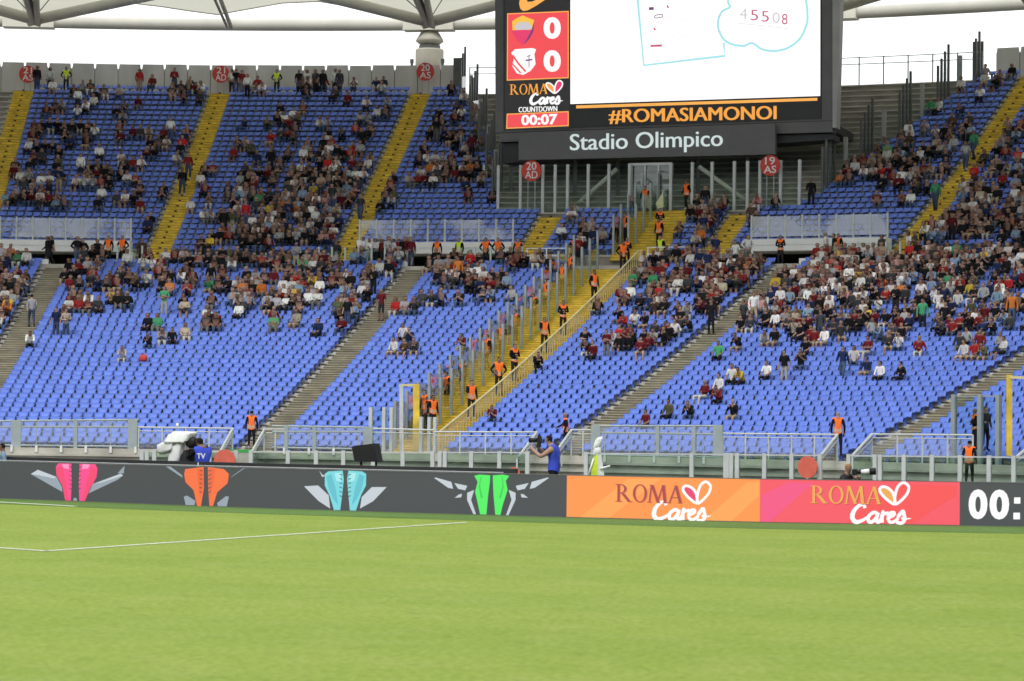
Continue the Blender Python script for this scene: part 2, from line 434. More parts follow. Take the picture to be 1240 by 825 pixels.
def stair(name, ta, tb, rows, r0, dep, zf, material, i0=0, nose=None, label=None, wedge=None):
    """steps laid on the terrace: ta,tb angle functions of radius"""
    mb = MB(); ns = MB(); e = 0.03
    for i in range(i0, rows):
        z0 = (zf(i - 1) if i else zf(0) - (zf(1) - zf(0))); z1 = zf(i); zm = (z0 + z1) / 2
        ra, rm, rb = r0 + i * dep - dep * 0.45, r0 + i * dep - 0.05, r0 + (i + 1) * dep - dep * 0.45
        for (q0, q1, zz, zp) in ((ra, rm, zm + e, z0 + e), (rm, rb, z1 + e, zm + e)):
            a0, b0, a1, b1 = ta(q0), tb(q0), ta(q1), tb(q1)
            mb.quad(P(a0, q0, zp), P(b0, q0, zp), P(b0, q0, zz), P(a0, q0, zz)); mb.quad(P(a0, q0, zz), P(b0, q0, zz), P(b1, q1, zz), P(a1, q1, zz))
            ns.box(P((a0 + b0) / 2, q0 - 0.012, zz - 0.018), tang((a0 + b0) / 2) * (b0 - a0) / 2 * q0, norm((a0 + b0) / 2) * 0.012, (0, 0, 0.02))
            mb.quad(P(a0, q0, zz), P(a1, q1, zz), P(a1, q1, zz - 0.3), P(a0, q0, zz - 0.3)); mb.quad(P(b0, q0, zz - 0.3), P(b1, q1, zz - 0.3), P(b1, q1, zz), P(b0, q0, zz))
    o = mb.build(name, material, stand); q = ns.build('nosing', 'nosingshadeyellow' if material == 'yellow' else 'nosinggrey', o); q['kind'] = 'stuff'
    if label: o['label'] = label
    return o


def band(c, w): return (lambda R: c - w / 2 / R), (lambda R: c + w / 2 / R)


for k, c in enumerate(L_ST):
    a, b = band(c, 1.30); stair('stairway', a, b, NL, RL0, DL, zl, 'stairgrey', label='worn grey-brown concrete stairs')
    mb = MB()
    for i in range(NL):
        R = RL0 + i * DL; t = a(R) - 0.09 / R; z = zl(i)
        mb.box(P(t, R + DL * 0.30, z + 0.03), tang(t) * 0.09, norm(t) * DL * 0.26, (0, 0, 0.03))
    o = mb.build('step_edge', 'stepnose', stand); o['kind'] = 'stuff'
stair('stairway', lambda R: Y0, lambda R: Y1, NL, RL0, DL, zl, 'yellow', label='wide yellow painted stairs')
stair('stairway', lambda R: 0.3005, lambda R: 0.3315, 9, RU0, DU, zu, 'yellow', label='wide yellow painted stairs above the walkway')
for k, c in enumerate(U_ST):
    if not TH0 < c < TH1: continue
    top = 8 if k in (4, 5) else NU
    a, b = band(c, 1.32); stair('stairway', a, b, top, RU0, DU, zu, 'yellow', label='narrow yellow painted stairs')
    mb = MB()
    for i in range(top):
        R = RU0 + i * DU
        mb.box(P(c, R + 0.02, zu(i) + 0.075), tang(c) * 0.075, norm(c) * 0.05, (0, 0, 0.045))
    o = mb.build('tread_marks', 'rubber', stand); o['kind'] = 'stuff'
    mb = MB()
    for i in range(top):
        R = RU0 + i * DU; t = a(R) - 0.07 / R; mb.box(P(t, R + DU * 0.28, zu(i) + 0.05), tang(t) * 0.07, norm(t) * 0.24, (0, 0, 0.05))
    o = mb.build('step_edge', 'stepnose', stand); o['kind'] = 'stuff'
    mb = MB()
    for j, (q, z) in enumerate(((96.3, 10.85), (96.8, 11.15))):
        mb.box(P(c, q + 0.6, (z + ZWALK) / 2), tang(c) * 0.655, norm(c) * 0.6, (0, 0, (z - ZWALK) / 2))
    mb.build('landing_step', 'yellow', stand)
# bare concrete stairs next to the scoreboard stay visible as terraces; white kerb along the walkway
mb = MB()
for a, b in zip(ths[:-1], ths[1:]):
    mid = (a + b) / 2
    if any(abs(mid - c) < 0.012 for c in L_ST) or Y0 - 0.008 < mid < Y1 + 0.008:
        if mb.v: mb.build('kerb', 'white', stand); mb = MB()
        continue
    mb.box(P(mid, 92.55, ZWALK + 0.12), tang(mid) * (b - a) / 2 * 92.6, norm(mid) * 0.12, (0, 0, 0.16))
mb.build('kerb', 'white', stand)
# slabs over the gangway mouths
for va, vb in VOM:
    mb = MB(); n_ = 6
    for j in range(n_):
        a = va + (vb - va) * j / n_; b = va + (vb - va) * (j + 1) / n_
        for (r_a, r_b, z_a, z_b) in ((96.7, 97.75, 11.55, 12.18),):
            q = [P(a, r_a, z_a), P(b, r_a, z_a), P(b, r_b, z_a), P(a, r_b, z_a), P(a, r_a, z_b), P(b, r_a, z_b), P(b, r_b, z_b), P(a, r_b, z_b)]
            for f in ((0, 1, 5, 4), (4, 5, 6, 7), (3, 2, 1, 0), (2, 3, 7, 6)): mb.quad(*[q[i] for i in f])
            if j == 0: mb.quad(q[3], q[0], q[4], q[7])
            if j == n_ - 1: mb.quad(q[1], q[2], q[6], q[5])
        mb.quad(P(a, 96.66, 11.88), P(b, 96.66, 11.88), P(b, 96.66, 11.96), P(a, 96.66, 11.96))
    mb.build('slab', 'white', stand)
    mb = MB()
    for t in (va, vb): mb.box(P(t, 97.2, (ZWALK + 11.55) / 2), tang(t) * 0.2, norm(t) * 0.5, (0, 0, (11.55 - ZWALK) / 2 - 0.002))
    mb.build('side_wall', 'white', stand)


# ------------------------------------------------------------------ glass fences
def fence(name, label, cat, bases, height, postmat, glass, pw=0.07, group=None, rail=None, lift=0.12, rails=(), panes=True, tops=None):
    """posts at each base point (th,R,z), panes between, optional rails (fraction of height)"""
    root = empty(name, label, cat, group); hs_ = tops or [height] * len(bases)
    for (t, R, z), hh in zip(bases, hs_):
        MB().box(P(t, R, z + hh / 2), tang(t) * pw / 2, norm(t) * pw / 2 * 1.3, (0, 0, hh / 2)).build('post', postmat, root)
    for ((t0, r0, z0), h0), ((t1, r1, z1), h1) in zip(list(zip(bases, hs_))[:-1], list(zip(bases, hs_))[1:]):
        a, b = P(t0, r0, 0), P(t1, r1, 0); e = (b - a); L = np.linalg.norm(e); e = e / L
        zb, zt = min(z0, z1), min(z0 + h0, z1 + h1)
        if panes and zt - zb > 0.3:
            c = (a + b) / 2; nn = np.cross(e, [0, 0, 1.0])
            mb = MB(); mb.box(c + np.array([0, 0, (zb + zt) / 2 + lift / 2]), e * (L / 2 - pw * 0.6), nn * 0.008, (0, 0, (zt - zb) / 2 - lift)); mb.build('pane', glass, root)
        for fr in rails:
            MB().bar(a + np.array([0, 0, z0 + h0 * fr]), b + np.array([0, 0, z1 + h1 * fr]), 0.05, 0.05).build('rail', rail or postmat, root)
    return root


# balustrades over the gangway mouths
names_v = ['left', 'middle', 'right']
for (va, vb), pos, rng in zip(VOM, ('below the far-left yellow stairs', 'left of the wide yellow stairs', 'right of the wide yellow stairs'), (8, 9, 8)):
    bs = [(va + 0.0002 + (vb - va) * j / rng, 97.0, 12.18) for j in range(rng + 1)]
    fence('glass_balustrade', 'glass balustrade on white slab over the walkway mouth, ' + pos, 'balustrade', bs, 1.36, 'steellight', 'paintedreflection', 0.09, 'balustrades over the gangway mouths', rails=(0.02,))
# glass gates on the walkway
for px, pos in ((range(112, 186, 15), 'under the left upper stand'), (range(556, 640, 19), 'beside the middle gangway mouth'), (range(1022, 1092, 17), 'beside the right gangway mouth'), (range(386, 470, 16), 'left of the middle gangway mouth')):
    bs = [(cyl((x, 318), 93.4)[0], 93.4, ZWALK) for x in px]
    fence('walkway_screen', 'waist-high glass screen with pale posts on the walkway ' + pos, 'screen', bs, 1.15, 'steellight', 'glass', 0.09, 'glass screens along the walkway')
# white tube railing across the walkway beside yellow stairs
for tr, pos in (((0.336, 0.348, 0.36), 'right'), ((0.262, 0.274, 0.288), 'left')):
    fence('walkway_railing', 'white three-bar railing on the walkway, %s of the wide yellow stairs' % pos, 'railing', [(t, 93.2, ZWALK) for t in tr], 1.05, 'white', 'glass', 0.06, rails=(0.98, 0.62, 0.3), panes=False)

# two lines of tall glass screens on the wide yellow stairs
for th, pos, grp in ((Y0 + 0.0008, 'along the left edge', 0), (0.3095, 'down the middle', 1)):
    bs = [(th, RL0 + i * DL + 0.2, zl(i)) for i in range(1 + grp, NL, 2)]
    fence('stair_screen', 'line of tall glass panels with grey-blue posts %s of wide yellow stairs' % pos, 'screen', bs, 2.15, 'steel', 'glass', 0.11)
    bs = [(0.301 if not grp else 0.310, RU0 + i * DU + 0.2, zu(i)) for i in range(0, 9, 2)]
    fence('stair_screen', 'tall glass panels %s of yellow stairs above the walkway' % pos, 'screen', bs, 2.3, 'steel', 'glass', 0.11)
# cream handrail on the right edge
root = empty('handrail', 'cream-yellow balustrade with upright bars along right edge of wide yellow stairs', 'handrail')
pts = []
for i in range(0, NL):
    R = RL0 + i * DL + 0.1; q = P(Y1 + 0.0006, R, zl(i))
    MB().box(q + np.array([0, 0, 0.5]), tang(Y1) * 0.02, norm(Y1) * 0.02, (0, 0, 0.5)).build('baluster', 'cream', root)
    q2 = P(Y1 + 0.0006, R + DL / 2, zl(i) + 0.1)
    MB().box(q2 + np.array([0, 0, 0.5]), tang(Y1) * 0.02, norm(Y1) * 0.02, (0, 0, 0.5)).build('baluster', 'cream', root)
    pts.append(q + np.array([0, 0, 1.02]))
MB().path(pts[::4] + [pts[-1]], 0.045, 6).build('top_rail', 'cream', root)
mb = MB()
for i in range(NL - 1):
    R = RL0 + i * DL + 0.1; a, b = P(Y1 + 0.0006, R, zl(i) + 0.08), P(Y1 + 0.0006, R + DL, zl(i + 1) + 0.08)
    mb.quad(a, b, b + np.array([0, 0, 0.85]), a + np.array([0, 0, 0.85]))
mb.build('infill_panel', glassmat('glasscream', (0.93, 0.90, 0.74), 0.05), root)

# ------------------------------------------------------------------ fences round the unseated terraces by the scoreboard
def bare_l(i): return 0.220 - 0.00240 * (i - 7.4)
def bare_r(i): return 0.396 + 0.00220 * (i - 9.9)


for fn, pos, i0, i1 in ((bare_l, 'left', 9, 32), (bare_r, 'right', 10, 32)):
    root = empty('segregation_fence', 'stepped row of tall dark posts with glass up the terraces %s of the scoreboard' % pos, 'fence')
    k = 0
    for i in range(i0, i1):
        g0 = i0 + 5 * ((i - i0) // 5); t = fn(g0 + 2.0) if (i - g0) < 4 else fn(i); R = RU0 + i * DU + 0.3; z = zu(i); hh = 3.0 + 0.12 * (i - g0)
        if k % 5 == 4:
            MB().box(P(t, R, z + 1.15), tang(t) * 0.12, norm(t) * 0.1, (0, 0, 1.15)).build('post', 'column', root)
        else:
            MB().box(P(t, R, z + hh / 2), tang(t) * 0.06, norm(t) * 0.1, (0, 0, hh / 2)).build('post', 'darkpost', root)
        k += 1
        if i < i1 - 1:
            g1 = i0 + 5 * ((i + 1 - i0) // 5); t2 = fn(g1 + 2.0) if (i + 1 - g1) < 4 else fn(i + 1); R2 = R + DU; a, b = P(t, R, z + 0.1), P(t2, R2, z + 0.1)
            MB().quad(a, b, b + np.array([0, 0, 2.2]), a + np.array([0, 0, 2.2])).build('pane', 'glass', root)
    t = fn(i1); q = P(t, RU0 + i1 * DU + 0.3, zu(31))
    s_ = -1 if pos == 'left' else -1
    MB().box(q + tang(t) * 0.3 * s_ + np.array([0, 0, 1.3]), tang(t) * 0.35, norm(t) * 0.05, (0, 0, 1.3)).build('end_panel', 'darkpost', root)
# railing along the top of the unseated terraces
for a, b, pos in ((bare_l(32) + 0.004, 0.212, 'left'), (0.366, bare_r(32), 'right')):
    n_ = max(3, int(round((b - a) * 123.8 / 1.67)) + 1)
    bs = [(t, 123.6, zu(31)) for t in np.linspace(a, b, n_)]
    fence('top_railing', 'thin metal railing on top of bare terraces %s of the scoreboard' % pos, 'railing', bs, 1.95, 'steel', 'glass', 0.07, rails=(0.98, 0.76), panes=False)
# tall screen posts in front of the unseated terraces under the scoreboard
sx = [603, 630, 657, 672, 687, 712, 737, 762]; sx2 = [812, 838, 862, 889, 905, 920, 945, 968]
fr_ = lambda x: (cyl((x, 262), 104.4)[0], 104.4, zu(7))
for lst, pos in ((sx, 'left'), (sx2, 'right')):
    fence('glass_screen', 'row of tall pale posts with glass under the scoreboard, %s half' % pos, 'screen', [fr_(x) for x in lst], 3.25, 'steellight', 'glass', 0.16)
gp = empty('glass_door', 'pale green glass doors under the middle of the scoreboard', 'door')
for k in range(4):
    x = 763 + k * 16.3; t, R, z = fr_(x)
    MB().box(P(t, 104.7, z + 1.6), tang(t) * 0.05, norm(t) * 0.06, (0, 0, 1.6)).build('door_frame', 'steellight', gp)
    if k < 3:
        t2 = fr_(x + 8.15)[0]
        MB().box(P(t2, 104.75, z + 1.6), tang(t2) * 0.33, norm(t2) * 0.01, (0, 0, 1.55)).build('pane', 'glassgreen', gp)
t = fr_(787)[0]; MB().box(P(t, 104.7, zu(7) + 3.22), tang(t) * 1.25, norm(t) * 0.06, (0, 0, 0.08)).build('lintel', 'steellight', gp)

# ------------------------------------------------------------------ back wall of concrete panels
wall = empty('back_wall', 'grey concrete panel wall along the top of the upper stand', 'wall')
WR = 124.6; zt = 26.2; zb_ = zu(31) - 0.1


def wallrun(a, b):
    n_ = int(round((b - a) * WR / 1.62)); w = (b - a) / n_
    for j in range(n_):
        t = a + (j + 0.5) * w; hw = w * WR / 2 - 0.025; T, N = tang(t), norm(t); o = P(t, WR, 0); hh = zt + rnd.uniform(-0.02, 0.02)
        pr = [(-hw, zb_), (hw, zb_), (hw, hh - 0.30), (hw - 0.035, hh - 0.28), (hw - 0.06, hh), (-hw + 0.06, hh), (-hw + 0.035, hh - 0.28), (-hw, hh - 0.30)]
        mb = MB(); A = [o + T * x + np.array([0, 0, z]) for x, z in pr]; B = [q + N * 0.14 for q in A]
        mb.poly(A); mb.poly(B[::-1])
        for k in range(8): mb.quad(A[k], B[k], B[(k + 1) % 8], A[(k + 1) % 8])
        mb.build('panel', 'wallpanel', wall)
    mb = MB()
    for j in range(n_):
        t0 = a + j * w; t1 = t0 + w
        mb.quad(P(t0, WR + 0.16, zb_), P(t1, WR + 0.16, zb_), P(t1, WR + 0.16, zt - 0.34), P(t0, WR + 0.16, zt - 0.34))
    mb.build('backing', 'wallpanel', wall)


wallrun(-0.172, 0.160); wallrun(0.4495, 0.60)

# ------------------------------------------------------------------ roof
roof = empty('stadium_roof', 'white membrane stadium roof on a pale tubular ring beam', 'roof')
RB = 127.0; ZB = 29.35
tl = np.arange(-0.25, 0.80, 0.02)
MB().path([P(t, RB, ZB) for t in tl], 0.42, 14).build('ring_beam', 'ringbeam', roof, True)
tn0 = cyl((35, 33), RB)[0]; tn1 = cyl((520, 33), RB)[0]; dn = tn1 - tn0
upz = cyl((277, -34), 123.0)[1]
prof_px = [(35, 25), (60, 24), (95, 14), (125, 6), (155, 3), (200, 8), (240, 14), (271, 18), (310, 11), (350, 4), (395, 2), (430, 8), (470, 18), (520, 24)]
prof = [((cyl(q, 124.0)[0] - cyl((35, 25), 124.0)[0]) / dn, cyl(q, 124.0)[1]) for q in prof_px]
pf = prof[-1][0]; prof = [(a / pf, z) for a, z in prof]
for k in range(-1, 4):
    t0 = tn0 + k * dn; tm = t0 + dn / 2
    ra_ = (k - 1) * dn     # everything measured at the node above the pier, turned to the other nodes
    def rp(px, R, turn=ra_):
        th_, z_ = cyl(px, R); return P(th_ + turn, R, z_)
    if k == 1 or True:
        MB().tube(rp((528, 29), 121.6), rp((277, -33), 119.2), 0.37, k=12).build('strut', 'rooftube', roof, True)
        MB().tube(rp((512, 29), 121.6), rp((763, -35), 119.2), 0.37, k=12).build('strut', 'rooftube', roof, True)
    MB().tube(rp((280, 33), 121.6), rp((262, -14), 117.0), 0.15, k=8).build('strut', 'rooftube', roof, True)
    MB().tube(rp((275, 33), 121.6), rp((254, -14), 117.0), 0.10, k=8).build('strut', 'rooftube', roof, True)
    # node box on the ring beam
    T, N = tang(t0), norm(t0)
    mb = MB(); c = P(t0, RB - 0.1, ZB + 0.02)
    mb.box(c, T * 1.75, N * 0.62, (0, 0, 0.48)); mb.box(c + np.array([0, 0, 0.6]) - N * 0.3, T * 0.9, N * 0.5, (0, 0, 0.25)); mb.build('node', 'rooftube', roof)
    for xb_, xt_, r_ in ((518, 494, 0.22), (523, 512, 0.22), (520, 503, 0.10)):
        MB().tube(rp((xb_, 30), 121.4), rp((xt_, -22), 115.0), r_, k=10).build('truss_chord', 'rooftube' if r_ > 0.15 else 'darkpost', roof, True)
    for xt_ in (470, 548): MB().tube(rp((520, 24), 121.6), rp((xt_, -20), 117.0), 0.035, k=6).build('cable', 'darkpost', roof, True)
    # membrane bay
    V = []; F = []; ks = [(123.8, None), (117, 32.3), (112, 33.5), (100, 35.5), (86, 36.5), (66, 37.0)]
    for fr, z in prof:
        for R, zz in ks: V.append(P(t0 + fr * dn, R, z if zz is None else zz - 0.6 * math.sin(fr * math.pi)))
    m_ = len(ks)
    for i in range(len(prof) - 1):
        for j in range(m_ - 1): F.append((i * m_ + j, (i + 1) * m_ + j, (i + 1) * m_ + j + 1, i * m_ + j + 1))
    V = np.array(V).reshape(len(prof), m_, 3)
    for lo_, hi_, mm_ in ((0, 2, 'membrane'), (1, m_, 'membranedimming')):
        W3 = V[:, lo_:hi_].reshape(-1, 3); w_ = hi_ - lo_
        F3 = [(i * w_ + j, (i + 1) * w_ + j, (i + 1) * w_ + j + 1, i * w_ + j + 1) for i in range(len(prof) - 1) for j in range(w_ - 1)]
        link('membrane', fast_mesh('membrane', W3, np.array(F3), mm_, smooth=True), roof)
    MB().path([P(t0 + fr * dn, 123.8, z - 0.02) for fr, z in prof], 0.05, 6).build('edge_cable', 'rooftube', roof, True)
for k, hid in ((1, 0), (3, 1)):
    t = tn0 + k * dn; px_c = P(t, RB + 0.2, 0)
    root = empty('roof_pier', 'round pale concrete pier with flared bearing under the roof ring beam' if not hid else 'pale concrete roof pier in the far right corner of the bowl', 'pier')
    MB().lathe(px_c, [(0.98, 10.0), (0.98, 27.55), (0.93, 27.65)], 24).build('shaft', 'pier', root, False)
    MB().lathe(px_c, [(0.75, 27.65), (0.75, 27.9)], 20).build('bearing', 'darkpost', root)
    MB().lathe(px_c, [(0.62, 27.92), (0.98, 28.2), (0.92, 28.35), (0.68, 28.75), (0.5, 28.95)], 20).build('bearing_cap', 'pier', root, True)
    for s in (-1, 1): MB().lathe(P(t, RB - 0.7, 0) + tang(t) * s * 1.08, [(0.09, zb_), (0.09, 26.55), (0.13, 26.56), (0.13, 26.85)], 8).build('lamp_post', 'darkpost', root)


# ------------------------------------------------------------------ the rest of the oval bowl, behind and beside the camera
mat('farstand', (0.14, 0.17, 0.30), 0.8, 0.3, 0.5)
AX = -norm(0.30) * 95.0


def oval(u, R, z):
    """u 0..1 runs from the right end of the built curve round the far end to its left end"""
    q = []
    for k in range(13): q.append((TH1 + (0.30 + math.pi / 2 - TH1) * k / 12, 0))
    for k in range(25): q.append((0.30 + math.pi / 2 + math.pi * k / 24, 1))
    for k in range(13): q.append((0.30 - math.pi / 2 + 2 * math.pi + (TH0 - 0.30 + math.pi / 2) * k / 12, 0))
    th, far_ = q[int(round(u * (len(q) - 1)))]
    return P(th, R, z) + (AX if far_ else 0)


def sweep(name, prof_, material):
    n_ = 51; V = []; F = []; m_ = len(prof_)
    for i in range(n_):
        for R, z in prof_: V.append(oval(i / (n_ - 1), R, z))
    for i in range(n_ - 1):
        for j in range(m_ - 1): F.append((i * m_ + j, (i + 1) * m_ + j, (i + 1) * m_ + j + 1, i * m_ + j + 1))
    return tag(link(name, fast_mesh(name, np.array(V), np.array(F), material)), kind='structure')


sweep('far_side_terraces', [(60.4, -0.6), (60.4, 0.7), (61.5, 0.6), (92.3, 10.5), (97.8, 10.6), (97.8, 11.5), (123.4, 24.1), (124.6, 24.1), (124.6, 26.2), (124.9, 26.2), (124.9, -0.6)], 'farstand')
sweep('far_side_roof', [(127, 29.4), (112, 33.5), (100, 35.5), (86, 36.5), (66, 37.0)], 'membranedimming')
sweep('far_side_ring_beam', [(126.6, 29.0), (127.4, 29.0), (127.4, 29.8), (126.6, 29.8), (126.6, 29.0)], 'ringbeam')

# ------------------------------------------------------------------ graphics on flat faces
def text2d(s, shear=0.0, bold=0.0, spacing=1.0):
    c = bpy.data.curves.new('t', 'FONT'); c.body = s; c.size = 1.0; c.shear = shear; c.offset = bold; c.space_character = spacing; c.resolution_u = 4
    o = bpy.data.objects.new('t', c); COL.objects.link(o); dg = bpy.context.evaluated_depsgraph_get(); dg.update()
    me = o.evaluated_get(dg).to_mesh(); V = np.array([tuple(v.co)[:2] for v in me.vertices]); F = [tuple(p.vertices) for p in me.polygons]
    o.evaluated_get(dg).to_mesh_clear(); bpy.data.objects.remove(o); bpy.data.curves.remove(c)
    return V, F


def put_text(name, s, box, fn, material, parent, shear=0.0, bold=0.0, spacing=1.0, slope=0.0, off=0.012, fixed=None, heavy=0.0):
    """fit the words into the photo box (x0,ytop,x1,ybottom) on the face fn"""
    V, F = text2d(s, shear, bold, spacing); x0, y0, x1, y1 = box
    lo, hi = V.min(0), V.max(0)
    if fixed: lo[1], hi[1] = fixed
    u = (V[:, 0] - lo[0]) / (hi[0] - lo[0]); w = (V[:, 1] - lo[1]) / (hi[1] - lo[1])
    mb = MB(); n0 = len(V)
    for k, dx in enumerate(((0,) if not heavy else (-heavy, 0, heavy))):
        Q = [fn((x0 + a * (x1 - x0) + dx, y1 + b * (y0 - y1) + slope * a * (x1 - x0)), off + 0.0007 * k) for a, b in zip(u, w)]
        mb.v += [tuple(q) for q in Q]; mb.f += [tuple(i + n0 * k for i in f) for f in F]
    return mb.build(name, material, parent)


def put_poly(name, polys, fn, material, parent, off=0.008):
    if name == 'lettering':
        mb = MB()
        for k, p in enumerate(polys): mb.poly([fn(q, off + 0.0003 * k) for q in p])
        return mb.build(name, material, parent)
    for p in polys: MB().poly([fn(q, off) for q in p]).build(name, material, parent)


def spline(pts, n=8, closed=False):
    pts = [np.array(p, float) for p in pts]; out = []
    N = len(pts); rng = range(N if closed else N - 1)
    for i in rng:
        g = (lambda k: pts[k % N]) if closed else (lambda k: pts[min(max(k, 0), N - 1)])
        a, b, c, d = g(i - 1), g(i), g(i + 1), g(i + 2)
        for t in np.linspace(0, 1, n, endpoint=False):
            out.append(0.5 * (2 * b + (c - a) * t + (2 * a - 5 * b + 4 * c - d) * t * t + (3 * b - a - 3 * c + d) * t ** 3))
    if not closed: out.append(pts[-1])
    return out


def strokes(name, lines, fn, material, parent, off=0.014, smooth=True):
    """lines: list of (points, width, closed) in photo pixels"""
    mb = MB()
    for k, (pts, w, cl) in enumerate(lines):
        q = spline(pts, 6, cl) if smooth else [np.array(p, float) for p in pts]
        if cl: q = q + [q[0]]
        L = []; Rr = []
        for i, p in enumerate(q):
            e = q[min(i + 1, len(q) - 1)] - q[max(i - 1, 0)]
            if cl and i in (0, len(q) - 1): e = q[1] - q[-2]
            e = e / (np.linalg.norm(e) + 1e-9); nn = np.array([-e[1], e[0]])
            ww = w if not hasattr(w, '__len__') else np.interp(i / (len(q) - 1), np.linspace(0, 1, len(w)), w)
            L.append(p + nn * ww / 2); Rr.append(p - nn * ww / 2)
        for i in range(len(q) - 1): mb.quad(fn(L[i], off + 0.0004 * k), fn(L[i + 1], off + 0.0004 * k), fn(Rr[i + 1], off + 0.0004 * k), fn(Rr[i], off + 0.0004 * k))
    return mb.build(name, material, parent)


def arc(cx, cy, rx, ry, a0, a1, n=14, rot=0.0):
    o = []
    for t in np.linspace(math.radians(a0), math.radians(a1), n):
        x, y = rx * math.cos(t), ry * math.sin(t); o.append((cx + x * math.cos(rot) - y * math.sin(rot), cy + x * math.sin(rot) + y * math.cos(rot)))
    return o


def roma(box, fn, material, parent, slope=0.0, shadow=None):
    """the word ROMA in Roman capitals with serifs and thick and thin strokes"""
    x0, y0, x1, y1 = box; W_ = x1 - x0; H_ = y1 - y0
    def X(u, v): return (x0 + u * W_, y1 - v * H_ + slope * u * W_)
    polys = []
    def rect(ua, va, ub, vb): polys.append([X(ua, va), X(ub, va), X(ub, vb), X(ua, vb)])
    def para(u0, v0, u1, v1, w): polys.append([X(u0, v0), X(u0 + w, v0), X(u1 + w, v1), X(u1, v1)])
    # R
    rect(0.03, 0.03, 0.068, 0.97); rect(0.0, 0, 0.10, 0.04); rect(0.0, 0.96, 0.07, 1.0)
    outer = [(0.068 + 0.10 * math.cos(t), 0.73 + 0.27 * math.sin(t)) for t in np.linspace(-math.pi / 2, math.pi / 2, 12)]
    inner = [(0.068 + 0.062 * math.cos(t), 0.73 + 0.225 * math.sin(t)) for t in np.linspace(math.pi / 2, -math.pi / 2, 12)]
    polys.append([X(*q) for q in outer + inner])
    para(0.185, 0.0, 0.085, 0.47, 0.052); rect(0.185, 0, 0.25, 0.035)
    # O
    o = [(0.365 + 0.105 * math.cos(t), 0.5 + 0.515 * math.sin(t)) for t in np.linspace(0, 2 * math.pi, 28)]
    i_ = [(0.365 + 0.068 * math.cos(t), 0.5 + 0.46 * math.sin(t)) for t in np.linspace(2 * math.pi, 0, 28)]
    for k in range(27): polys.append([X(*o[k]), X(*o[k + 1]), X(*i_[26 - k]), X(*i_[27 - k])])
    # M
    para(0.495, 0, 0.525, 1.0, 0.023); rect(0.475, 0, 0.54, 0.035); para(0.615, 0.0, 0.522, 1.0, 0.044); para(0.612, 0.0, 0.695, 1.0, 0.023)
    para(0.715, 0, 0.688, 1.0, 0.046); rect(0.70, 0, 0.78, 0.035); rect(0.50, 0.965, 0.545, 1.0); rect(0.688, 0.965, 0.74, 1.0)
    # A
    para(0.79, 0, 0.885, 1.0, 0.023); para(0.945, 0, 0.873, 1.0, 0.046); rect(0.82, 0.30, 0.955, 0.345); rect(0.765, 0, 0.83, 0.035); rect(0.925, 0, 1.0, 0.035)
    if shadow: put_poly('lettering', [[(x + 0.9, y + 0.7) for x, y in p] for p in polys], fn, shadow, parent, 0.007)
    return put_poly('lettering', polys, fn, material, parent, 0.014)


def cares(box, fn, material, parent, slope=0.0, k=1.0):
    """the word Cares in brush script"""
    x0, y0, x1, y1 = box; W_ = x1 - x0; H_ = y1 - y0
    def X(u, v): return (x0 + u * W_, y1 - v * H_ + slope * u * W_)
    w = 0.058 * W_ * k
    L = [([X(*q) for q in ((0.235, 0.80), (0.215, 0.95), (0.14, 0.93), (0.05, 0.62), (0.03, 0.28), (0.09, 0.08), (0.19, 0.16), (0.28, 0.34))], [w, w * 0.8, w, w * 1.3, w * 1.3, w, w * 0.7], False),
         ([X(*q) for q in ((0.445, 0.52), (0.38, 0.58), (0.30, 0.38), (0.30, 0.12), (0.36, 0.10), (0.43, 0.34), (0.455, 0.56))], w, False),
         ([X(*q) for q in ((0.455, 0.58), (0.43, 0.22), (0.46, 0.08), (0.52, 0.30))], w, False),
         ([X(*q) for q in ((0.50, 0.18), (0.535, 0.62), (0.55, 0.52), (0.60, 0.55), (0.63, 0.60))], w * 0.9, False),
         ([X(*q) for q in ((0.535, 0.60), (0.52, 0.30), (0.525, 0.06))], w, False),
         ([X(*q) for q in ((0.63, 0.32), (0.71, 0.44), (0.72, 0.58), (0.66, 0.56), (0.62, 0.32), (0.65, 0.10), (0.72, 0.12), (0.79, 0.30))], w * 0.9, False),
         ([X(*q) for q in ((0.78, 0.34), (0.86, 0.66), (0.885, 0.50), (0.895, 0.22), (0.84, 0.04), (0.76, 0.10))], w, False),
         ([X(*q) for q in ((0.84, 0.30), (0.92, 0.27), (1.0, 0.30))], [w * 0.7, w * 0.2], False)]
    return strokes('script_lettering', L, fn, material, parent)


def heart(box, fn, fill, outline, parent, fill2=None, k=1.0):
    x0, y0, x1, y1 = box; W_ = x1 - x0; H_ = y1 - y0
    def X(u, v): return (x0 + u * W_, y1 - v * H_)
    A = [X(*q) for q in ((0.52, 0.05), (0.22, 0.30), (0.03, 0.62), (0.10, 0.80), (0.30, 0.74), (0.47, 0.50))]
    B = [X(*q) for q in ((0.54, 0.05), (0.53, 0.40), (0.62, 0.80), (0.80, 0.98), (0.97, 0.82), (0.93, 0.52), (0.74, 0.22))]
    put_poly('heart_fill', [[tuple(q) for q in spline(A, 5, True)]], fn, fill, parent, 0.009)
    if fill2: put_poly('heart_fill', [[tuple(q) for q in spline(B, 5, True)]], fn, fill2, parent, 0.009)
    strokes('heart_outline', [(A, 0.09 * W_ * k, True), (B, 0.09 * W_ * k, True)], fn, outline, parent)


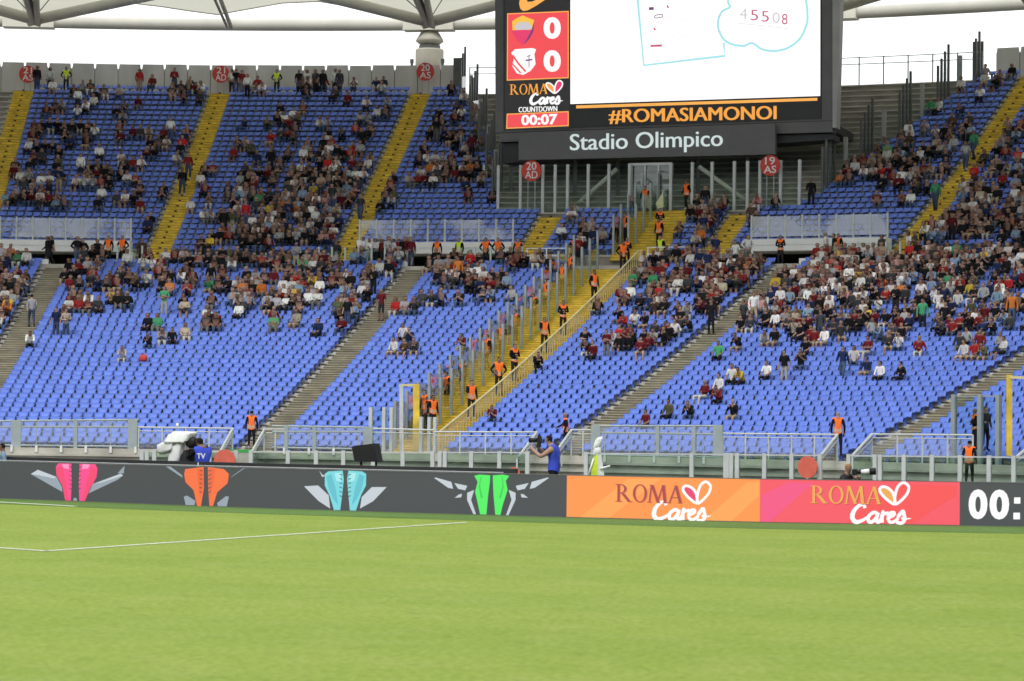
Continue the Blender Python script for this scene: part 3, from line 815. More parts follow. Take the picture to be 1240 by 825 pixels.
# ------------------------------------------------------------------ pitch-side boards
for nm, c in (('ledDark', (64, 68, 71)), ('ledOrange', (250, 150, 72)), ('ledPink', (245, 86, 100)), ('ledWhite', (255, 255, 255)), ('ledPinkBoot', (250, 70, 140)), ('ledPinkBoot2', (244, 66, 112)),
              ('ledOrangeBoot', (246, 112, 58)), ('ledCyan', (120, 214, 222)), ('ledGreen', (78, 240, 98)), ('ledGreen2', (60, 205, 80)), ('ledPinkLight', (252, 150, 196)), ('ledCyanLight', (168, 232, 236)), ('ledGrey', (150, 162, 172)), ('ledPale', (196, 205, 212)), ('ledMaroon', (168, 62, 66)), ('ledGold', (236, 170, 80)), ('ledShade', (170, 70, 62)), ('ledShade2', (226, 130, 84)),
              ('ledMagenta', (232, 60, 110)), ('ledOrange2', (253, 166, 84)), ('ledPink2', (246, 80, 82)), ('ledPink3', (243, 84, 132)), ('ledBlack', (34, 32, 33)), ('ledRed', (243, 78, 84)), ('ledAmber', (255, 178, 84)), ('ledYellow', (250, 196, 70)), ('ledText', (248, 166, 66)),
              ('ledCyanLine', (168, 228, 235)), ('ledDigit', (200, 90, 120)), ('ledDigitPale', (205, 200, 205)), ('ledPurple', (120, 60, 120)), ('ledCyan2', (96, 190, 205)), ('ledOrange3', (234, 98, 50))):
    emat(nm, srgb(*c))
emat('ledScreen', (1.0, 1.0, 1.0), 1.15)


def bfn(q, off):
    x, y = q; b = yb(x); t = proj(bpt(x, 1.0))[1]; return bpt(x, (b - y) / (b - t), off)


def adboard(xa, xb, material, label, step=20):
    root = empty('advertising_board', label, 'board', 'boards along the pitch')
    xs_ = list(np.arange(xa, xb, step)) + [xb]; mb = MB(); fr = MB(); fb = MB(); bk = MB()
    for a, b in zip(xs_[:-1], xs_[1:]):
        mb.quad(bpt(a, 0.02, 0), bpt(b, 0.02, 0), bpt(b, 0.985, 0), bpt(a, 0.985, 0))
        fr.quad(bpt(a, 0.985, 0.012), bpt(b, 0.985, 0.012), bpt(b, 1.0, 0.012), bpt(a, 1.0, 0.012)); fr.quad(bpt(a, 1.0, 0.012), bpt(b, 1.0, 0.012), bpt(b, 1.0, -0.16), bpt(a, 1.0, -0.16))
        fb.quad(bpt(a, 0, 0.012), bpt(b, 0, 0.012), bpt(b, 0.02, 0.012), bpt(a, 0.02, 0.012))
        bk.quad(bpt(b, 0, -0.16), bpt(a, 0, -0.16), bpt(a, 1.0, -0.16), bpt(b, 1.0, -0.16))
    for x in (xa, xb): bk.quad(bpt(x, 0, 0), bpt(x, 0, -0.16), bpt(x, 0.99, -0.16), bpt(x, 0.99, 0))
    face = mb.build('screen_face', material, root); fr.build('frame', 'framegrey', root); fb.build('bottom_frame', 'framegrey', root); bk.build('housing', 'black', root)
    return face


def z3(L, ox, oy, s): return [[(ox + x / s, oy + y / s) for x, y in p] for p in L]


B1 = adboard(-150, 686, 'ledDark', 'long dark grey screen board showing four pairs of coloured football boots')
za = lambda L: z3(L, 0, 500, 3.84)
put_poly('boot_picture', za([[(258, 250), (270, 235), (330, 233), (333, 330), (330, 412), (305, 412), (290, 340), (262, 290)], [(368, 235), (440, 237), (452, 260), (448, 300), (420, 350), (395, 412), (370, 412), (366, 330)]]), bfn, 'ledPinkBoot', B1)
put_poly('boot_picture', za([[(260, 258), (288, 250), (308, 330), (318, 410), (306, 411), (291, 338), (264, 290)], [(450, 262), (424, 254), (400, 330), (388, 410), (396, 411), (420, 348), (447, 300)]]), bfn, 'ledPinkBoot2', B1, 0.012)
put_poly('wing_picture', za([[(142, 285), (175, 265), (262, 298), (288, 345), (290, 368)], [(412, 375), (432, 330), (560, 283), (572, 292), (545, 312)], [(545, 282), (578, 246), (574, 282)], [(340, 412), (344, 396), (356, 396), (360, 412)]]), bfn, 'ledGrey', B1)
put_poly('wing_picture', za([[(142, 285), (175, 265), (262, 298), (250, 305), (178, 290)], [(560, 283), (572, 292), (470, 325), (440, 330)]]), bfn, 'ledPale', B1, 0.012)
put_poly('boot_picture', za([[(855, 285), (860, 262), (945, 252), (948, 350), (935, 437), (918, 437), (900, 360), (862, 322)], [(965, 252), (1040, 262), (1063, 285), (1058, 327), (1010, 370), (990, 437), (975, 437), (968, 350)]]), bfn, 'ledOrangeBoot', B1)
put_poly('boot_picture', za([[(915, 262), (940, 258), (945, 330), (932, 400), (922, 330)], [(972, 258), (1000, 262), (990, 330), (976, 400), (970, 330)]]), bfn, 'ledOrange3', B1, 0.012)
put_poly('wing_picture', za([[(855, 390), (870, 385), (910, 410), (905, 430), (865, 432)], [(1065, 390), (1050, 388), (1010, 420), (1015, 440), (1055, 435)], [(770, 250), (790, 250), (845, 290), (848, 302)], [(1130, 258), (1145, 252), (1080, 296), (1070, 300)]]), bfn, 'ledGrey', B1)
put_poly('boot_picture', [[(393, 574), (397, 571), (414.6, 570), (416, 580.5), (414.6, 597), (412, 619), (405, 619), (399, 600), (393, 588)], [(443, 574), (438, 571), (421.5, 570), (420, 580.5), (421.5, 597), (424, 619), (431, 619), (437, 600), (443, 588)]], bfn, 'ledCyan', B1)
put_poly('boot_picture', [[(395, 577), (401, 574), (406, 590), (410, 612), (404, 605), (398, 592)], [(441, 577), (435, 574), (430, 590), (426, 612), (432, 605), (438, 592)]], bfn, 'ledCyan2', B1, 0.012)
put_poly('wing_picture', [[(368, 589), (385, 588), (398, 600), (400, 616), (386, 607)], [(468, 590), (450, 590), (438, 602), (436, 616), (452, 607)], [(386, 570), (390, 575), (394, 576), (390, 578)]], bfn, 'ledPale', B1)
gb = [[(115, 300), (165, 288), (275, 295), (272, 360), (255, 500), (240, 696), (180, 696), (150, 560), (125, 460), (150, 360)], [(300, 295), (400, 288), (465, 300), (430, 350), (450, 440), (400, 600), (380, 696), (330, 696), (310, 500), (302, 360)]]
put_poly('boot_picture', z3(gb, 560, 540, 8.25), bfn, 'ledGreen', B1)
put_poly('boot_picture', z3([[(180, 310), (190, 310), (175, 400), (205, 520), (185, 525), (160, 410)], [(390, 310), (400, 310), (412, 410), (385, 525), (365, 520), (398, 400)]], 560, 540, 8.25), bfn, 'ledGreen2', B1, 0.012)
gw = [[(530, 400), (660, 372), (620, 430), (550, 445)], [(690, 360), (850, 316), (860, 322), (720, 420), (670, 430)], [(460, 440), (530, 470), (530, 540), (460, 696), (435, 696), (490, 540)], [(580, 480), (610, 485), (655, 520), (590, 515)]]
put_poly('wing_picture', z3(gw + [[(576 - x, y) for x, y in p][::-1] for p in gw], 560, 540, 8.25), bfn, 'ledPale', B1)

DKL = []
for x in (91, 248.7, 418):
    for k in range(6):
        y = {91: 566, 248.7: 570, 418: 575}[x] + k * 5.2; h_ = 1.1
        for sx_ in (-1, 1): DKL.append([(x + sx_ * 3.6, y), (x + sx_ * 7.0, y - 1.2), (x + sx_ * 7.0, y - 0.2), (x + sx_ * 3.6, y + h_)])
mb = MB()
for p in DKL: mb.poly([bfn(q, 0.016) for q in p])
o = mb.build('lace_picture', 'ledDark', B1); o['kind'] = 'stuff'
put_poly('boot_picture', za([[(285, 240), (318, 238), (322, 262), (296, 258)], [(384, 238), (418, 241), (408, 260), (380, 262)]]), bfn, 'ledPinkLight', B1, 0.015)
put_poly('boot_picture', [[(405, 573), (413, 572.5), (413, 584), (407, 582)], [(423, 572.5), (431, 573), (429, 582), (423, 584)]], bfn, 'ledCyanLight', B1, 0.015)
B2 = adboard(686, 920, 'ledOrange', 'orange screen board with dark red and white lettering and a heart')
put_poly('diagonal_band', [[(700, 629), (760, 580), (800, 580), (735, 629)], [(850, 632), (905, 584), (919, 584), (919, 600), (885, 632)]], bfn, 'ledOrange2', B2, 0.004)
roma((745, 586, 827, 607.5), bfn, 'ledMaroon', B2, 0.028, 'ledShade2'); heart((826, 583, 861, 611), bfn, 'ledMagenta', 'ledWhite', B2); cares((790, 607, 861, 630.5), bfn, 'ledWhite', B2, 0.02)
B3 = adboard(920, 1162, 'ledPink', 'pink screen board with gold and white lettering and a heart')
put_poly('diagonal_band', [[(922, 634), (922, 600), (955, 584), (985, 585), (930, 634)]], bfn, 'ledPink3', B3, 0.004)
put_poly('diagonal_band', [[(1020, 636), (1085, 586), (1158, 588), (1158, 600), (1100, 637)]], bfn, 'ledPink2', B3, 0.004)
roma((981, 588, 1067, 609.5), bfn, 'ledGold', B3, 0.016, 'ledShade'); heart((1064, 584, 1101, 612), bfn, 'ledGold', 'ledWhite', B3); cares((1030, 610.5, 1103, 634), bfn, 'ledWhite', B3, 0.012)
B4 = adboard(1162, 1400, 'ledDark', 'dark grey screen board showing a white match clock')
put_text('digits', '0', (1172.7, 592.7, 1195.6, 629), bfn, 'ledWhite', B4, bold=0.045); put_text('digits', '0', (1198, 592.9, 1221.8, 629.3), bfn, 'ledWhite', B4, bold=0.045)
put_poly('colon', [[(1227.8, 602.5), (1235.4, 602.5), (1235.4, 610), (1227.8, 610)], [(1227, 621), (1235, 621), (1235, 629), (1227, 629)]], bfn, 'ledWhite', B4, 0.012)
# second, lower board standing behind on the left
root = empty('back_board', 'dark board standing behind the left end of the long pitch-side screen board', 'board')
mb = MB(); tp = MB()
for x in range(-150, 598, 22):
    a, b = x, min(x + 22, 598)
    o1, o2 = -1.2, -1.35
    for w_, mm in ((1.045, mb),):
        A, B, C_, D_ = bpt(a, 0, o1), bpt(b, 0, o1), bpt(b, w_ + 0.045, o1), bpt(a, w_ + 0.045, o1)
        mm.quad(A, B, C_, D_); mm.quad(D_, C_, bpt(b, w_ + 0.045, o2), bpt(a, w_ + 0.045, o2)); mm.quad(bpt(b, 0, o2), bpt(a, 0, o2), bpt(a, w_ + 0.045, o2), bpt(b, w_ + 0.045, o2))
    tp.box((bpt(a, 1.0, -0.5) + bpt(b, 1.0, -0.5)) / 2 + np.array([0, 0, 0.012]), (bpt(b, 0, 0) - bpt(a, 0, 0)) / 2, (0, 0.03, 0), (0, 0, 0.01))
x = 598; mb.quad(bpt(x, 0, -1.2), bpt(x, 0, -1.35), bpt(x, 1.09, -1.35), bpt(x, 1.09, -1.2))
mb.build('face', 'frame', root); tp.build('top_trim', 'steellight', root)

# ------------------------------------------------------------------ scoreboard
TS = 0.308
S_T, S_N = tang(TS), norm(TS)


def plane_fn(R):
    o = P(TS, R, 0)
    def fn(q, off=0.0):
        d = ray(q); t = ((o - EYE) @ S_N) / (d @ S_N); return EYE + d * t - S_N * off
    return fn


sf = plane_fn(106.0); gf = plane_fn(105.2)
sb = empty('scoreboard', 'large black scoreboard with bright white video screen above the stand', 'scoreboard')


def slab_px(name, quadpx, fn, depth, material, parent, off=0.0):
    mb = MB(); A = [fn(q, off) for q in quadpx]; B = [q + S_N * depth for q in A]
    mb.poly(A); mb.poly(B[::-1])
    for i in range(len(A)): mb.quad(A[i], B[i], B[(i + 1) % len(A)], A[(i + 1) % len(A)])
    return mb.build(name, material, parent)


slab_px('cabinet', [(599, -110), (1010, -110), (1008, 146), (600, 161)], sf, 2.6, 'framegrey', sb)
slab_px('screen_frame', [(610, -105), (995, -105), (995, 144), (610, 158)], sf, 0.2, 'frame', sb, 0.05)
slab_px('side_column', [(1008.5, -110), (1021, -110), (1013, 155), (1008.5, 155)], sf, 1.2, 'column', sb, 0.1)
slab_px('lower_beam', [(604, 161.5), (1008, 146.5), (1008, 160), (604, 172)], sf, 1.2, 'framegrey', sb, 0.0)
slab_px('under_shade', [(606, 173), (1007, 161), (1007, 168), (606, 197)], sf, 2.2, 'frame', sb, -0.4)  # dark slab added in place of the shade below the board
mb = MB(); A = [sf((604, 163), 0), sf((1008, 150), 0)]; z_ = max(q[2] for q in A) - 0.1
c_ = (A[0] + A[1]) / 2; c_[2] = z_; mb.box(c_ + S_N * 3.6, (A[1] - A[0]) * np.array([1, 1, 0]) / 2, S_N * 3.3, (0, 0, 0.25)); mb.build('shade_deck', 'frame', sb)  # added slab that deepens the shade on the terraces underneath
sb0 = sb; sb = MB().poly([sf(q, 0.056) for q in [(611.5, -104), (690, -104), (690, 156), (611.5, 157.5)]]).build('display', 'ledBlack', sb0)
vs = MB().poly([sf(q, 0.056) for q in [(691, -104), (993.5, -104), (993.5, 116.5), (691, 126.3)]]).build('video_screen', 'ledScreen', sb0)
put_poly('amber_bar', [[(698, 128), (990, 118.8), (990, 122.2), (698, 131.6)]], sf, 'ledAmber', sb0, 0.058)
put_text('display_text', '#ROMASIAMONOI', (738, 132.6, 940, 150.6), sf, 'ledText', sb0, slope=-0.021, off=0.06, heavy=0.75)
put_poly('score_box', [[(614.5, 16.5), (689, 13.5), (689, 95), (614, 98)]], sf, 'ledAmber', sb, 0.058)
put_poly('score_box', [[(615.7, 17.7), (687.9, 14.8), (687.9, 93.8), (615.2, 96.8)]], sf, 'ledRed', sb, 0.060)
put_text('digits', '0', (658.5, 21, 679.5, 47.5), sf, 'ledWhite', sb, bold=0.045, off=0.064); put_text('digits', '0', (658.5, 61, 679.5, 87.5), sf, 'ledWhite', sb, bold=0.045, off=0.064)
# shield: yellow above, red below, pale band
put_poly('crest', [[(620.5, 26), (627, 22), (633.5, 19), (640, 22), (647, 24.5), (646.5, 38), (641, 48), (634, 55), (626, 49), (621, 40)]], sf, 'ledYellow', sb, 0.062)
put_poly('crest', [[(620.8, 37), (646.6, 36), (646, 40), (641, 48), (634, 55), (626, 49), (621, 40)]], sf, 'ledMagenta', sb, 0.064)
put_poly('crest', [[(623, 33), (629, 27), (640, 27), (645, 33), (641, 36.5), (626, 36.5)]], sf, 'ledDigitPale', sb, 0.065)
put_poly('crest', [[(647, 26), (646.5, 38), (641, 48), (634, 55), (638, 48.5), (643.6, 38)]], sf, 'ledPurple', sb, 0.066)
# white shield with red bands
put_poly('crest', [[(619.5, 64), (624, 60), (645, 58.5), (649.5, 60), (647.5, 66), (649, 78), (643, 86), (634, 91), (626, 89), (620.5, 80), (622.5, 72)]], sf, 'ledWhite', sb, 0.062)
strokes('crest', [([(621, 67), (628, 77), (637, 87)], 2.2, False), ([(620, 77), (625, 82), (631, 89)], 1.8, False)], sf, 'ledRed', sb, 0.064)
strokes('crest', [([(637, 73.5), (645, 72.5)], 1.8, False), ([(641, 67), (641, 82)], 0.9, False), ([(638.5, 69), (643, 67)], 0.8, False)], sf, 'ledPurple', sb, 0.065)
roma((617.5, 102.5, 663.5, 115), lambda q, off: sf(q, off + 0.055), 'ledText', sb, -0.02)
heart((661, 97.5, 682, 114), lambda q, off: sf(q, off + 0.055), 'ledText', 'ledWhite', sb, 'ledMagenta', 0.9); cares((642, 113.5, 682, 127.5), lambda q, off: sf(q, off + 0.055), 'ledWhite', sb, -0.03, 1.25)
put_text('display_text', 'COUNTDOWN', (628.5, 130, 675, 136.4), sf, 'ledWhite', sb, slope=-0.03, off=0.06, heavy=0.25)
put_poly('clock_box', [[(614, 138), (689, 134.8), (689, 153), (613.2, 156.3)]], sf, 'ledAmber', sb, 0.058)
put_poly('clock_box', [[(615, 139.2), (687.8, 136.2), (687.8, 151.8), (614.4, 155)]], sf, 'ledRed', sb, 0.060)
put_text('digits', '00:07', (631.5, 139.3, 675.5, 152.4), sf, 'ledWhite', sb, bold=0.035, slope=-0.03, off=0.064)
put_poly('swoosh', [[tuple(q) for q in [(630, -2), (629, 5), (630.5, 11), (634, 13.8), (640, 12.6), (650, 7), (662, -1), (690, -14), (655, -2.5), (645, 2.2), (639, 2.6), (638, -2)]]], sf, 'ledAmber', sb, 0.060)
# drawing on the video screen
strokes('screen_drawing', [([(771.5, -30), (772, -5), (780, 79.5), (878, 68), (876.5, 52)], 2.8, False)], sf, 'ledCyanLine', vs, 0.062, smooth=False)
strokes('screen_drawing', [([(884, -20), (882, 2), (884, 9), (874, 15), (869.5, 30), (874.5, 45), (884, 53), (900, 56), (911, 52.5), (923, 60), (939, 62), (955, 58), (969, 47), (977, 30), (978, 16), (976, 0), (970, -20)], 2.8, False)], sf, 'ledCyanLine', vs, 0.062)
for i, ch in enumerate('4550'):
    put_text('screen_digits', ch, (896 + i * 13.2, 10.5 + i * 1.6, 905 + i * 13.2, 23.5 + i * 1.6), sf, 'ledDigit' if 0 < i < 3 else 'ledDigitPale', vs, bold=-0.004, off=0.062)
put_text('screen_digits', '8', (947, 17, 954, 30), sf, 'ledDigit', vs, off=0.062)
strokes('screen_drawing', [([(889, 28), (920, 31), (954, 35)], 0.7, False), ([(784, 29), (877, 19)], 0.5, False), ([(784, 48), (876, 38)], 0.5, False)], sf, 'ledDigitPale', vs, 0.062)
strokes('screen_drawing', [([(786, 11), (792, 10.5)], 3.5, False), ([(794, 19), (802, 18), (802, 21), (794, 22)], 1.0, True)], sf, 'ledPurple', vs, 0.062)
strokes('screen_drawing', [([(808, 7), (810, 10)], 2.0, False), ([(792, 34), (794, 37)], 2.0, False), ([(788, 56), (802, 55.4)], 2.6, False)], sf, 'ledDigit', vs, 0.062)
# name sign
sg = empty('name_sign', 'dark grey sign with pale lettering hung under the scoreboard', 'sign')
sgp = slab_px('panel', [(628, 161), (938.5, 149.5), (938.5, 187), (628, 194)], gf, 0.5, 'sign', sg)
put_text('lettering', 'Stadio Olimpico', (690.5, 162.6, 875, 188.6), gf, 'signletter', sgp, slope=-0.029, off=0.02, heavy=0.45)
# supports under the scoreboard
for x, yt_, nm in ((603, 168, 0), (968, 150, 0)):
    t, R, z = fr_(x)
for x in (616, 1000): pass
sup = empty('scoreboard_support', 'dark steel columns and diagonal braces carrying the scoreboard', 'support')
for x in (612, 690, 742, 840, 900, 996):
    top = sf((x, 168), -1.2); b = top.copy(); b[2] = zu(9)
    MB().bar(b, top, 0.22, 0.22).build('column', 'framegrey', sup)
for a, b in (((742, 203), (690, 250)), ((842, 200), (905, 246))):
    MB().tube(gf(a, -0.9), gf(b, -0.9), 0.14, k=8).build('brace', 'rooftube', sup, True)
# red sector discs on posts
def disc(px, r, lines, R, th_px, label, feet, fn=None):
    root = empty('sector_sign', label, 'sign', 'round red sector signs')
    th, z = cyl(px, R); T, N = tang(th), norm(th); c = P(th, R, z); sc = FOC / ((c - EYE) @ FW); rr = r / sc
    mb = MB(); k = 28; A = [c + T * rr * math.cos(2 * math.pi * i / k) + np.array([0, 0, rr * math.sin(2 * math.pi * i / k)]) for i in range(k)]; B = [q + N * 0.04 for q in A]
    mb.f.append(tuple(range(k))); mb.v += [tuple(q) for q in A]
    for i in range(k): mb.quad(A[i], A[(i + 1) % k], B[(i + 1) % k], B[i])
    mb.poly(B); dk_ = mb.build('disc', 'red', root)
    def fn_(q, off): return c + T * (q[0] / sc) - np.array([0, 0, q[1] / sc]) - N * off
    put_text('lettering', lines[0], (-r * 0.5, -r * 0.82, r * 0.5, -r * 0.08), fn_, 'white', dk_, bold=0.01, off=0.01)
    put_text('lettering', lines[1], (-r * 0.62, r * 0.02, r * 0.62, r * 0.74), fn_, 'white', dk_, bold=0.01, off=0.01)
    for s in (-0.35, 0.35):
        q = c + T * rr * s + N * 0.07; MB().bar((q[0], q[1], feet), (q[0], q[1], z), 0.05, 0.05).build('post', 'steel', root)


disc((33.5, 90), 10.5, ('21', 'AS'), 123.4, 0, 'red round sign with white 21 AS at top of far-left yellow stairs', zu(31))
disc((267.5, 90), 10.5, ('21', 'AD'), 123.4, 0, 'red round sign with white 21 AD at top of yellow stairs', zu(31))
disc((515, 87), 11, ('20', 'AS'), 123.4, 0, 'red round sign with white 20 AS beside the roof pier', zu(31))
disc((643.5, 207), 12.5, ('20', 'AD'), 104.0, 0, 'red round sign with white 20 AD under left end of name sign', zu(7))
disc((932.5, 200.5), 12.5, ('19', 'AS'), 104.0, 0, 'red round sign with white 19 AS under right end of name sign', zu(7))

# ------------------------------------------------------------------ front barrier
FR = 60.5
def fpt(x, y, R=FR): return cylp((x, y), R)


def tallfence(x0, x1, posts, wide, yt, yr, yl, label):
    root = empty('metal_fence', label, 'fence', 'tall framed fences at the front of the stand')
    for x in posts:
        th, z = cyl((x, yt(x)), FR); w = 0.42 if x in wide else 0.16
        MB().box(P(th, FR, (z - 0.3) / 2), tang(th) * w / 2, norm(th) * 0.06, (0, 0, (z + 0.3) / 2)).build('post', 'steelgreen', root)
    for y_ in (yt, yr, yl):
        MB().path([fpt(x, y_(x) + 1, FR) for x in np.linspace(x0, x1, 9)], 0.05, 6).build('rail', 'steelgreen', root)
    for x in np.arange(x0 + 14, x1, 30):
        a, b = fpt(x, yt(x) + 1), fpt(x, yl(x)); MB().bar(a, b, 0.035, 0.035).build('bar', 'steelgreen', root)
        q = fpt(x, yl(x) + 5, FR - 0.15); MB().box(q, (0.05, 0, 0), (0, 0.05, 0), (0, 0, 0.14)).build('foot', 'white', root)
    L = sorted(posts)
    for a, b in zip(L[:-1], L[1:]):
        q = [fpt(a + 2, yt(a) + 2, FR - 0.05), fpt(b - 2, yt(b) + 2, FR - 0.05), fpt(b - 2, yl(b) - 1, FR - 0.05), fpt(a + 2, yl(a) - 1, FR - 0.05)]
        MB().quad(*q).build('mesh_panel', 'veil', root)
    return root


ln = lambda xa, ya, xb, yb_: (lambda x: ya + (yb_ - ya) * (x - xa) / (xb - xa))
tallfence(-120, 168, [-52, 20, 92, 161], {20, 161}, ln(0, 509, 168, 507.5), ln(0, 516, 168, 516), ln(0, 538, 168, 540), 'tall grey metal frame fence at the front of the far-left block')
tallfence(718, 875, [722, 797, 841, 870], {722, 870}, ln(718, 515, 875, 515), ln(718, 523, 875, 525), ln(718, 550, 875, 553), 'tall grey metal frame fence behind the white and lime tripod')
tallfence(330, 450, [347, 381, 446], {446}, ln(330, 515, 450, 517), ln(330, 522, 450, 522), ln(330, 541, 450, 543), 'grey metal frame fence in front of the block left of the wide yellow stairs')


def lowrail(x0, x1, y0, y1, label, ends=()):
    root = empty('railing', label, 'railing', 'low railings at the front of the stand')
    f = ln(x0, y0, x1, y1); n_ = max(2, int((x1 - x0) / 26))
    MB().path([fpt(x, f(x)) for x in np.linspace(x0, x1, n_ + 1)], 0.042, 6).build('rail', 'steellight', root)
    MB().path([fpt(x, f(x) + 4.5) for x in np.linspace(x0, x1, n_ + 1)], 0.026, 6).build('rail', 'steellight', root)
    for x in np.linspace(x0, x1, n_ + 1):
        q = fpt(x, f(x)); MB().box((q[0], q[1], (q[2] + 0.7) / 2), (0.03, 0, 0), (0, 0.03, 0), (0, 0, (q[2] - 0.7) / 2)).build('post', 'steellight', root)
    xs_ = np.linspace(x0, x1, n_ + 1)
    for a, b in zip(xs_[:-1], xs_[1:]):
        A, B = fpt(a + 1, f(a) + 6), fpt(b - 1, f(b) + 6); A2, B2 = A.copy(), B.copy(); A2[2] = B2[2] = 0.78
        MB().quad(A2, B2, B, A).build('pane', 'veil', root)
    for (xa, ya, xb, yb_) in ends:     # sloping handrail going down towards the track
        a = fpt(xa, ya); b = fpt(xb, yb_, 58.2)
        MB().path([a, b], 0.055, 6).build('sloping_rail', 'steellight', root)
        MB().path([a - np.array([0, 0, 0.22]), b - np.array([0, 0, 0.16])], 0.04, 6).build('sloping_rail', 'steellight', root)
        for q in (a, b): MB().bar((q[0], q[1], -0.5), q, 0.07, 0.07).build('post', 'steellight', root)
        a2, b2 = a.copy(), b.copy(); a2[2] = b2[2] = -0.4
        MB().quad(a2, b2, b, a).build('pane', 'glassgreen', root)


lowrail(168, 282, 517.5, 519, 'pale low railing with glass behind the television camera', [(282, 519, 267, 546)])
lowrail(320, 347, 520, 520, 'short pale railing at the foot of the worn stairs behind the steward', [(320, 520, 304, 549)])
lowrail(450, 526, 519, 521, 'pale low railing at the foot of the wide yellow stairs', [])
lowrail(526, 650, 523, 523.5, 'pale low railing right of the wide yellow stairs', [(650, 523.5, 626, 556)])
lowrail(692, 720, 520.5, 521, 'short pale railing behind the photographer with blue bib', [(692, 521, 667, 556)])
lowrail(875, 1014, 525, 526.5, 'pale low railing left of the steward in front of right block', [(1014, 526.5, 994, 552)])
lowrail(1056, 1178, 526, 527, 'pale low railing at the foot of the far-right worn stairs', [(1056, 526, 1032, 552)])
lowrail(1262, 1330, 528, 529, 'pale low railing at the far right edge', [(1262, 528, 1228, 556)])

# glass parapet nearer to the track
def parapet(xs_, label, y=lambda x: np.interp(x, [0, 620, 1240], [544.5, 546.5, 552])):
    root = empty('glass_parapet', label, 'parapet', 'glass parapets along the track')
    R = 58.2; prev = None
    for x in xs_:
        th, z = cyl((x, y(x)), R)
        MB().box(P(th, R, (z - 0.62) / 2), tang(th) * 0.085, norm(th) * 0.05, (0, 0, (z + 0.62) / 2)).build('post', 'steellight', root)
        if prev is not None:
            pt, pz = prev; a, b = P(pt, R, 0), P(th, R, 0); e = b - a; L = np.linalg.norm(e); e /= L; nn = np.cross(e, [0, 0, 1.0])
            MB().box((a + b) / 2 + np.array([0, 0, (min(z, pz) - 0.75) / 2]), e * (L / 2 - 0.07), nn * 0.008, (0, 0, (min(z, pz) + 0.55) / 2)).build('pane', 'glassgreen', root)
            MB().bar(P(pt, R, pz - 0.06), P(th, R, z - 0.06), 0.04, 0.05).build('rail', 'steellight', root)
        prev = (th, z)


parapet([172, 178, 187, 222, 254, 286], 'low glass parapet behind the television camera operator')
parapet([304, 349, 383, 416, 452, 488, 524], 'low glass parapet behind the black box on the track')
parapet([533, 539, 571, 605, 639], 'low glass parapet left of the photographer in blue bib')
parapet([710, 838, 881], 'low glass parapet behind the white and lime tripod')
parapet([879, 886, 893, 926, 959, 993], 'low glass parapet around the red disc')
parapet([1028, 1060, 1066, 1095, 1129, 1163, 1198, 1228, 1262, 1296], 'low glass parapet at the right behind the pink board')
# red discs on the parapet
for (x, y, r), lab in (((272, 558, 13.5), 'red round plate half hidden behind the dark board beside the television camera'), ((622, 574, 8), 'small red round plate just above the dark board beside the photographer'), ((977.5, 566, 13.5), 'red round plate on the glass above the pink board')):
    R = 57.9; th, z = cyl((x, y), R); c = P(th, R, z); s_ = FOC / ((c - EYE) @ FW); rr = r / s_; mb = MB(); k = 24; T, N = tang(th), norm(th)
    A = [c + T * rr * math.cos(2 * math.pi * i / k) + np.array([0, 0, rr * math.sin(2 * math.pi * i / k)]) for i in range(k)]; B = [q + N * 0.05 for q in A]
    mb.poly(A); mb.poly(B[::-1])
    for i in range(k): mb.quad(A[i], A[(i + 1) % k], B[(i + 1) % k], B[i])
    root = empty('round_plate', lab, 'plate', 'red round plates at the front'); mb.build('disc', 'redlight', root)
    MB().bar((c[0], c[1], -0.6), c + np.array([0, 0, -rr * 0.9]), 0.05, 0.04).build('bracket', 'steel', root)
# gates
g1 = empty('yellow_gate', 'gate frame with one yellow and one pale upright at foot of wide yellow stairs', 'gate')
for x, w, mm in ((486, 0.16, 'steellight'), (504, 0.28, 'yellow')):
    a, b = fpt(x, 548, 61.0), fpt(x, 465.5, 61.0); MB().bar(a, b, w, 0.12).build('upright', mm, g1)
MB().bar(fpt(486, 466.5, 61.0), fpt(504, 466.5, 61.0), 0.1, 0.1).build('lintel', 'cream', g1)
for xs_, yt_, lab in (([449, 465, 474], 493, 'tall glass gate left of the yellow gate frame'), ([510, 520, 527], 505, 'tall glass gate right of the yellow gate frame')):
    bs = [(cyl((x, 530), 60.8)[0], 60.8, 0.6) for x in xs_]; zt_ = cyl((xs_[0], yt_), 60.8)[1]
    fence('glass_gate', lab, 'gate', bs, zt_ - 0.6, 'steellight', 'glass', 0.14, 'glass gates at the foot of the yellow stairs')
bs = [(cyl((x, 540), 61.0)[0], 61.0, 0.3) for x in (1155, 1187, 1209)]
fence('corner_screen', 'tall glass screen with grey posts in front of stewards at far right', 'screen', bs, cyl((1187, 478), 61.0)[1] - 0.3, 'steel', 'glass', 0.16, rails=(0.98,))
yp = empty('yellow_gate', 'thick yellow gate post with arm in the far right corner block', 'gate')
MB().bar(fpt(1222, 552, 61.0), fpt(1222, 454, 61.0), 0.21, 0.15).build('upright', 'yellow', yp); MB().bar(fpt(1222, 457, 61.0), fpt(1262, 458, 61.0), 0.1, 0.1).build('lintel', 'cream', yp)
bs = [(cyl((x, 540), 61.3)[0], RL0 + 1 + i * 1.6, zl(int(i * 2))) for i, x in enumerate((1228, 1246, 1262, 1280))]
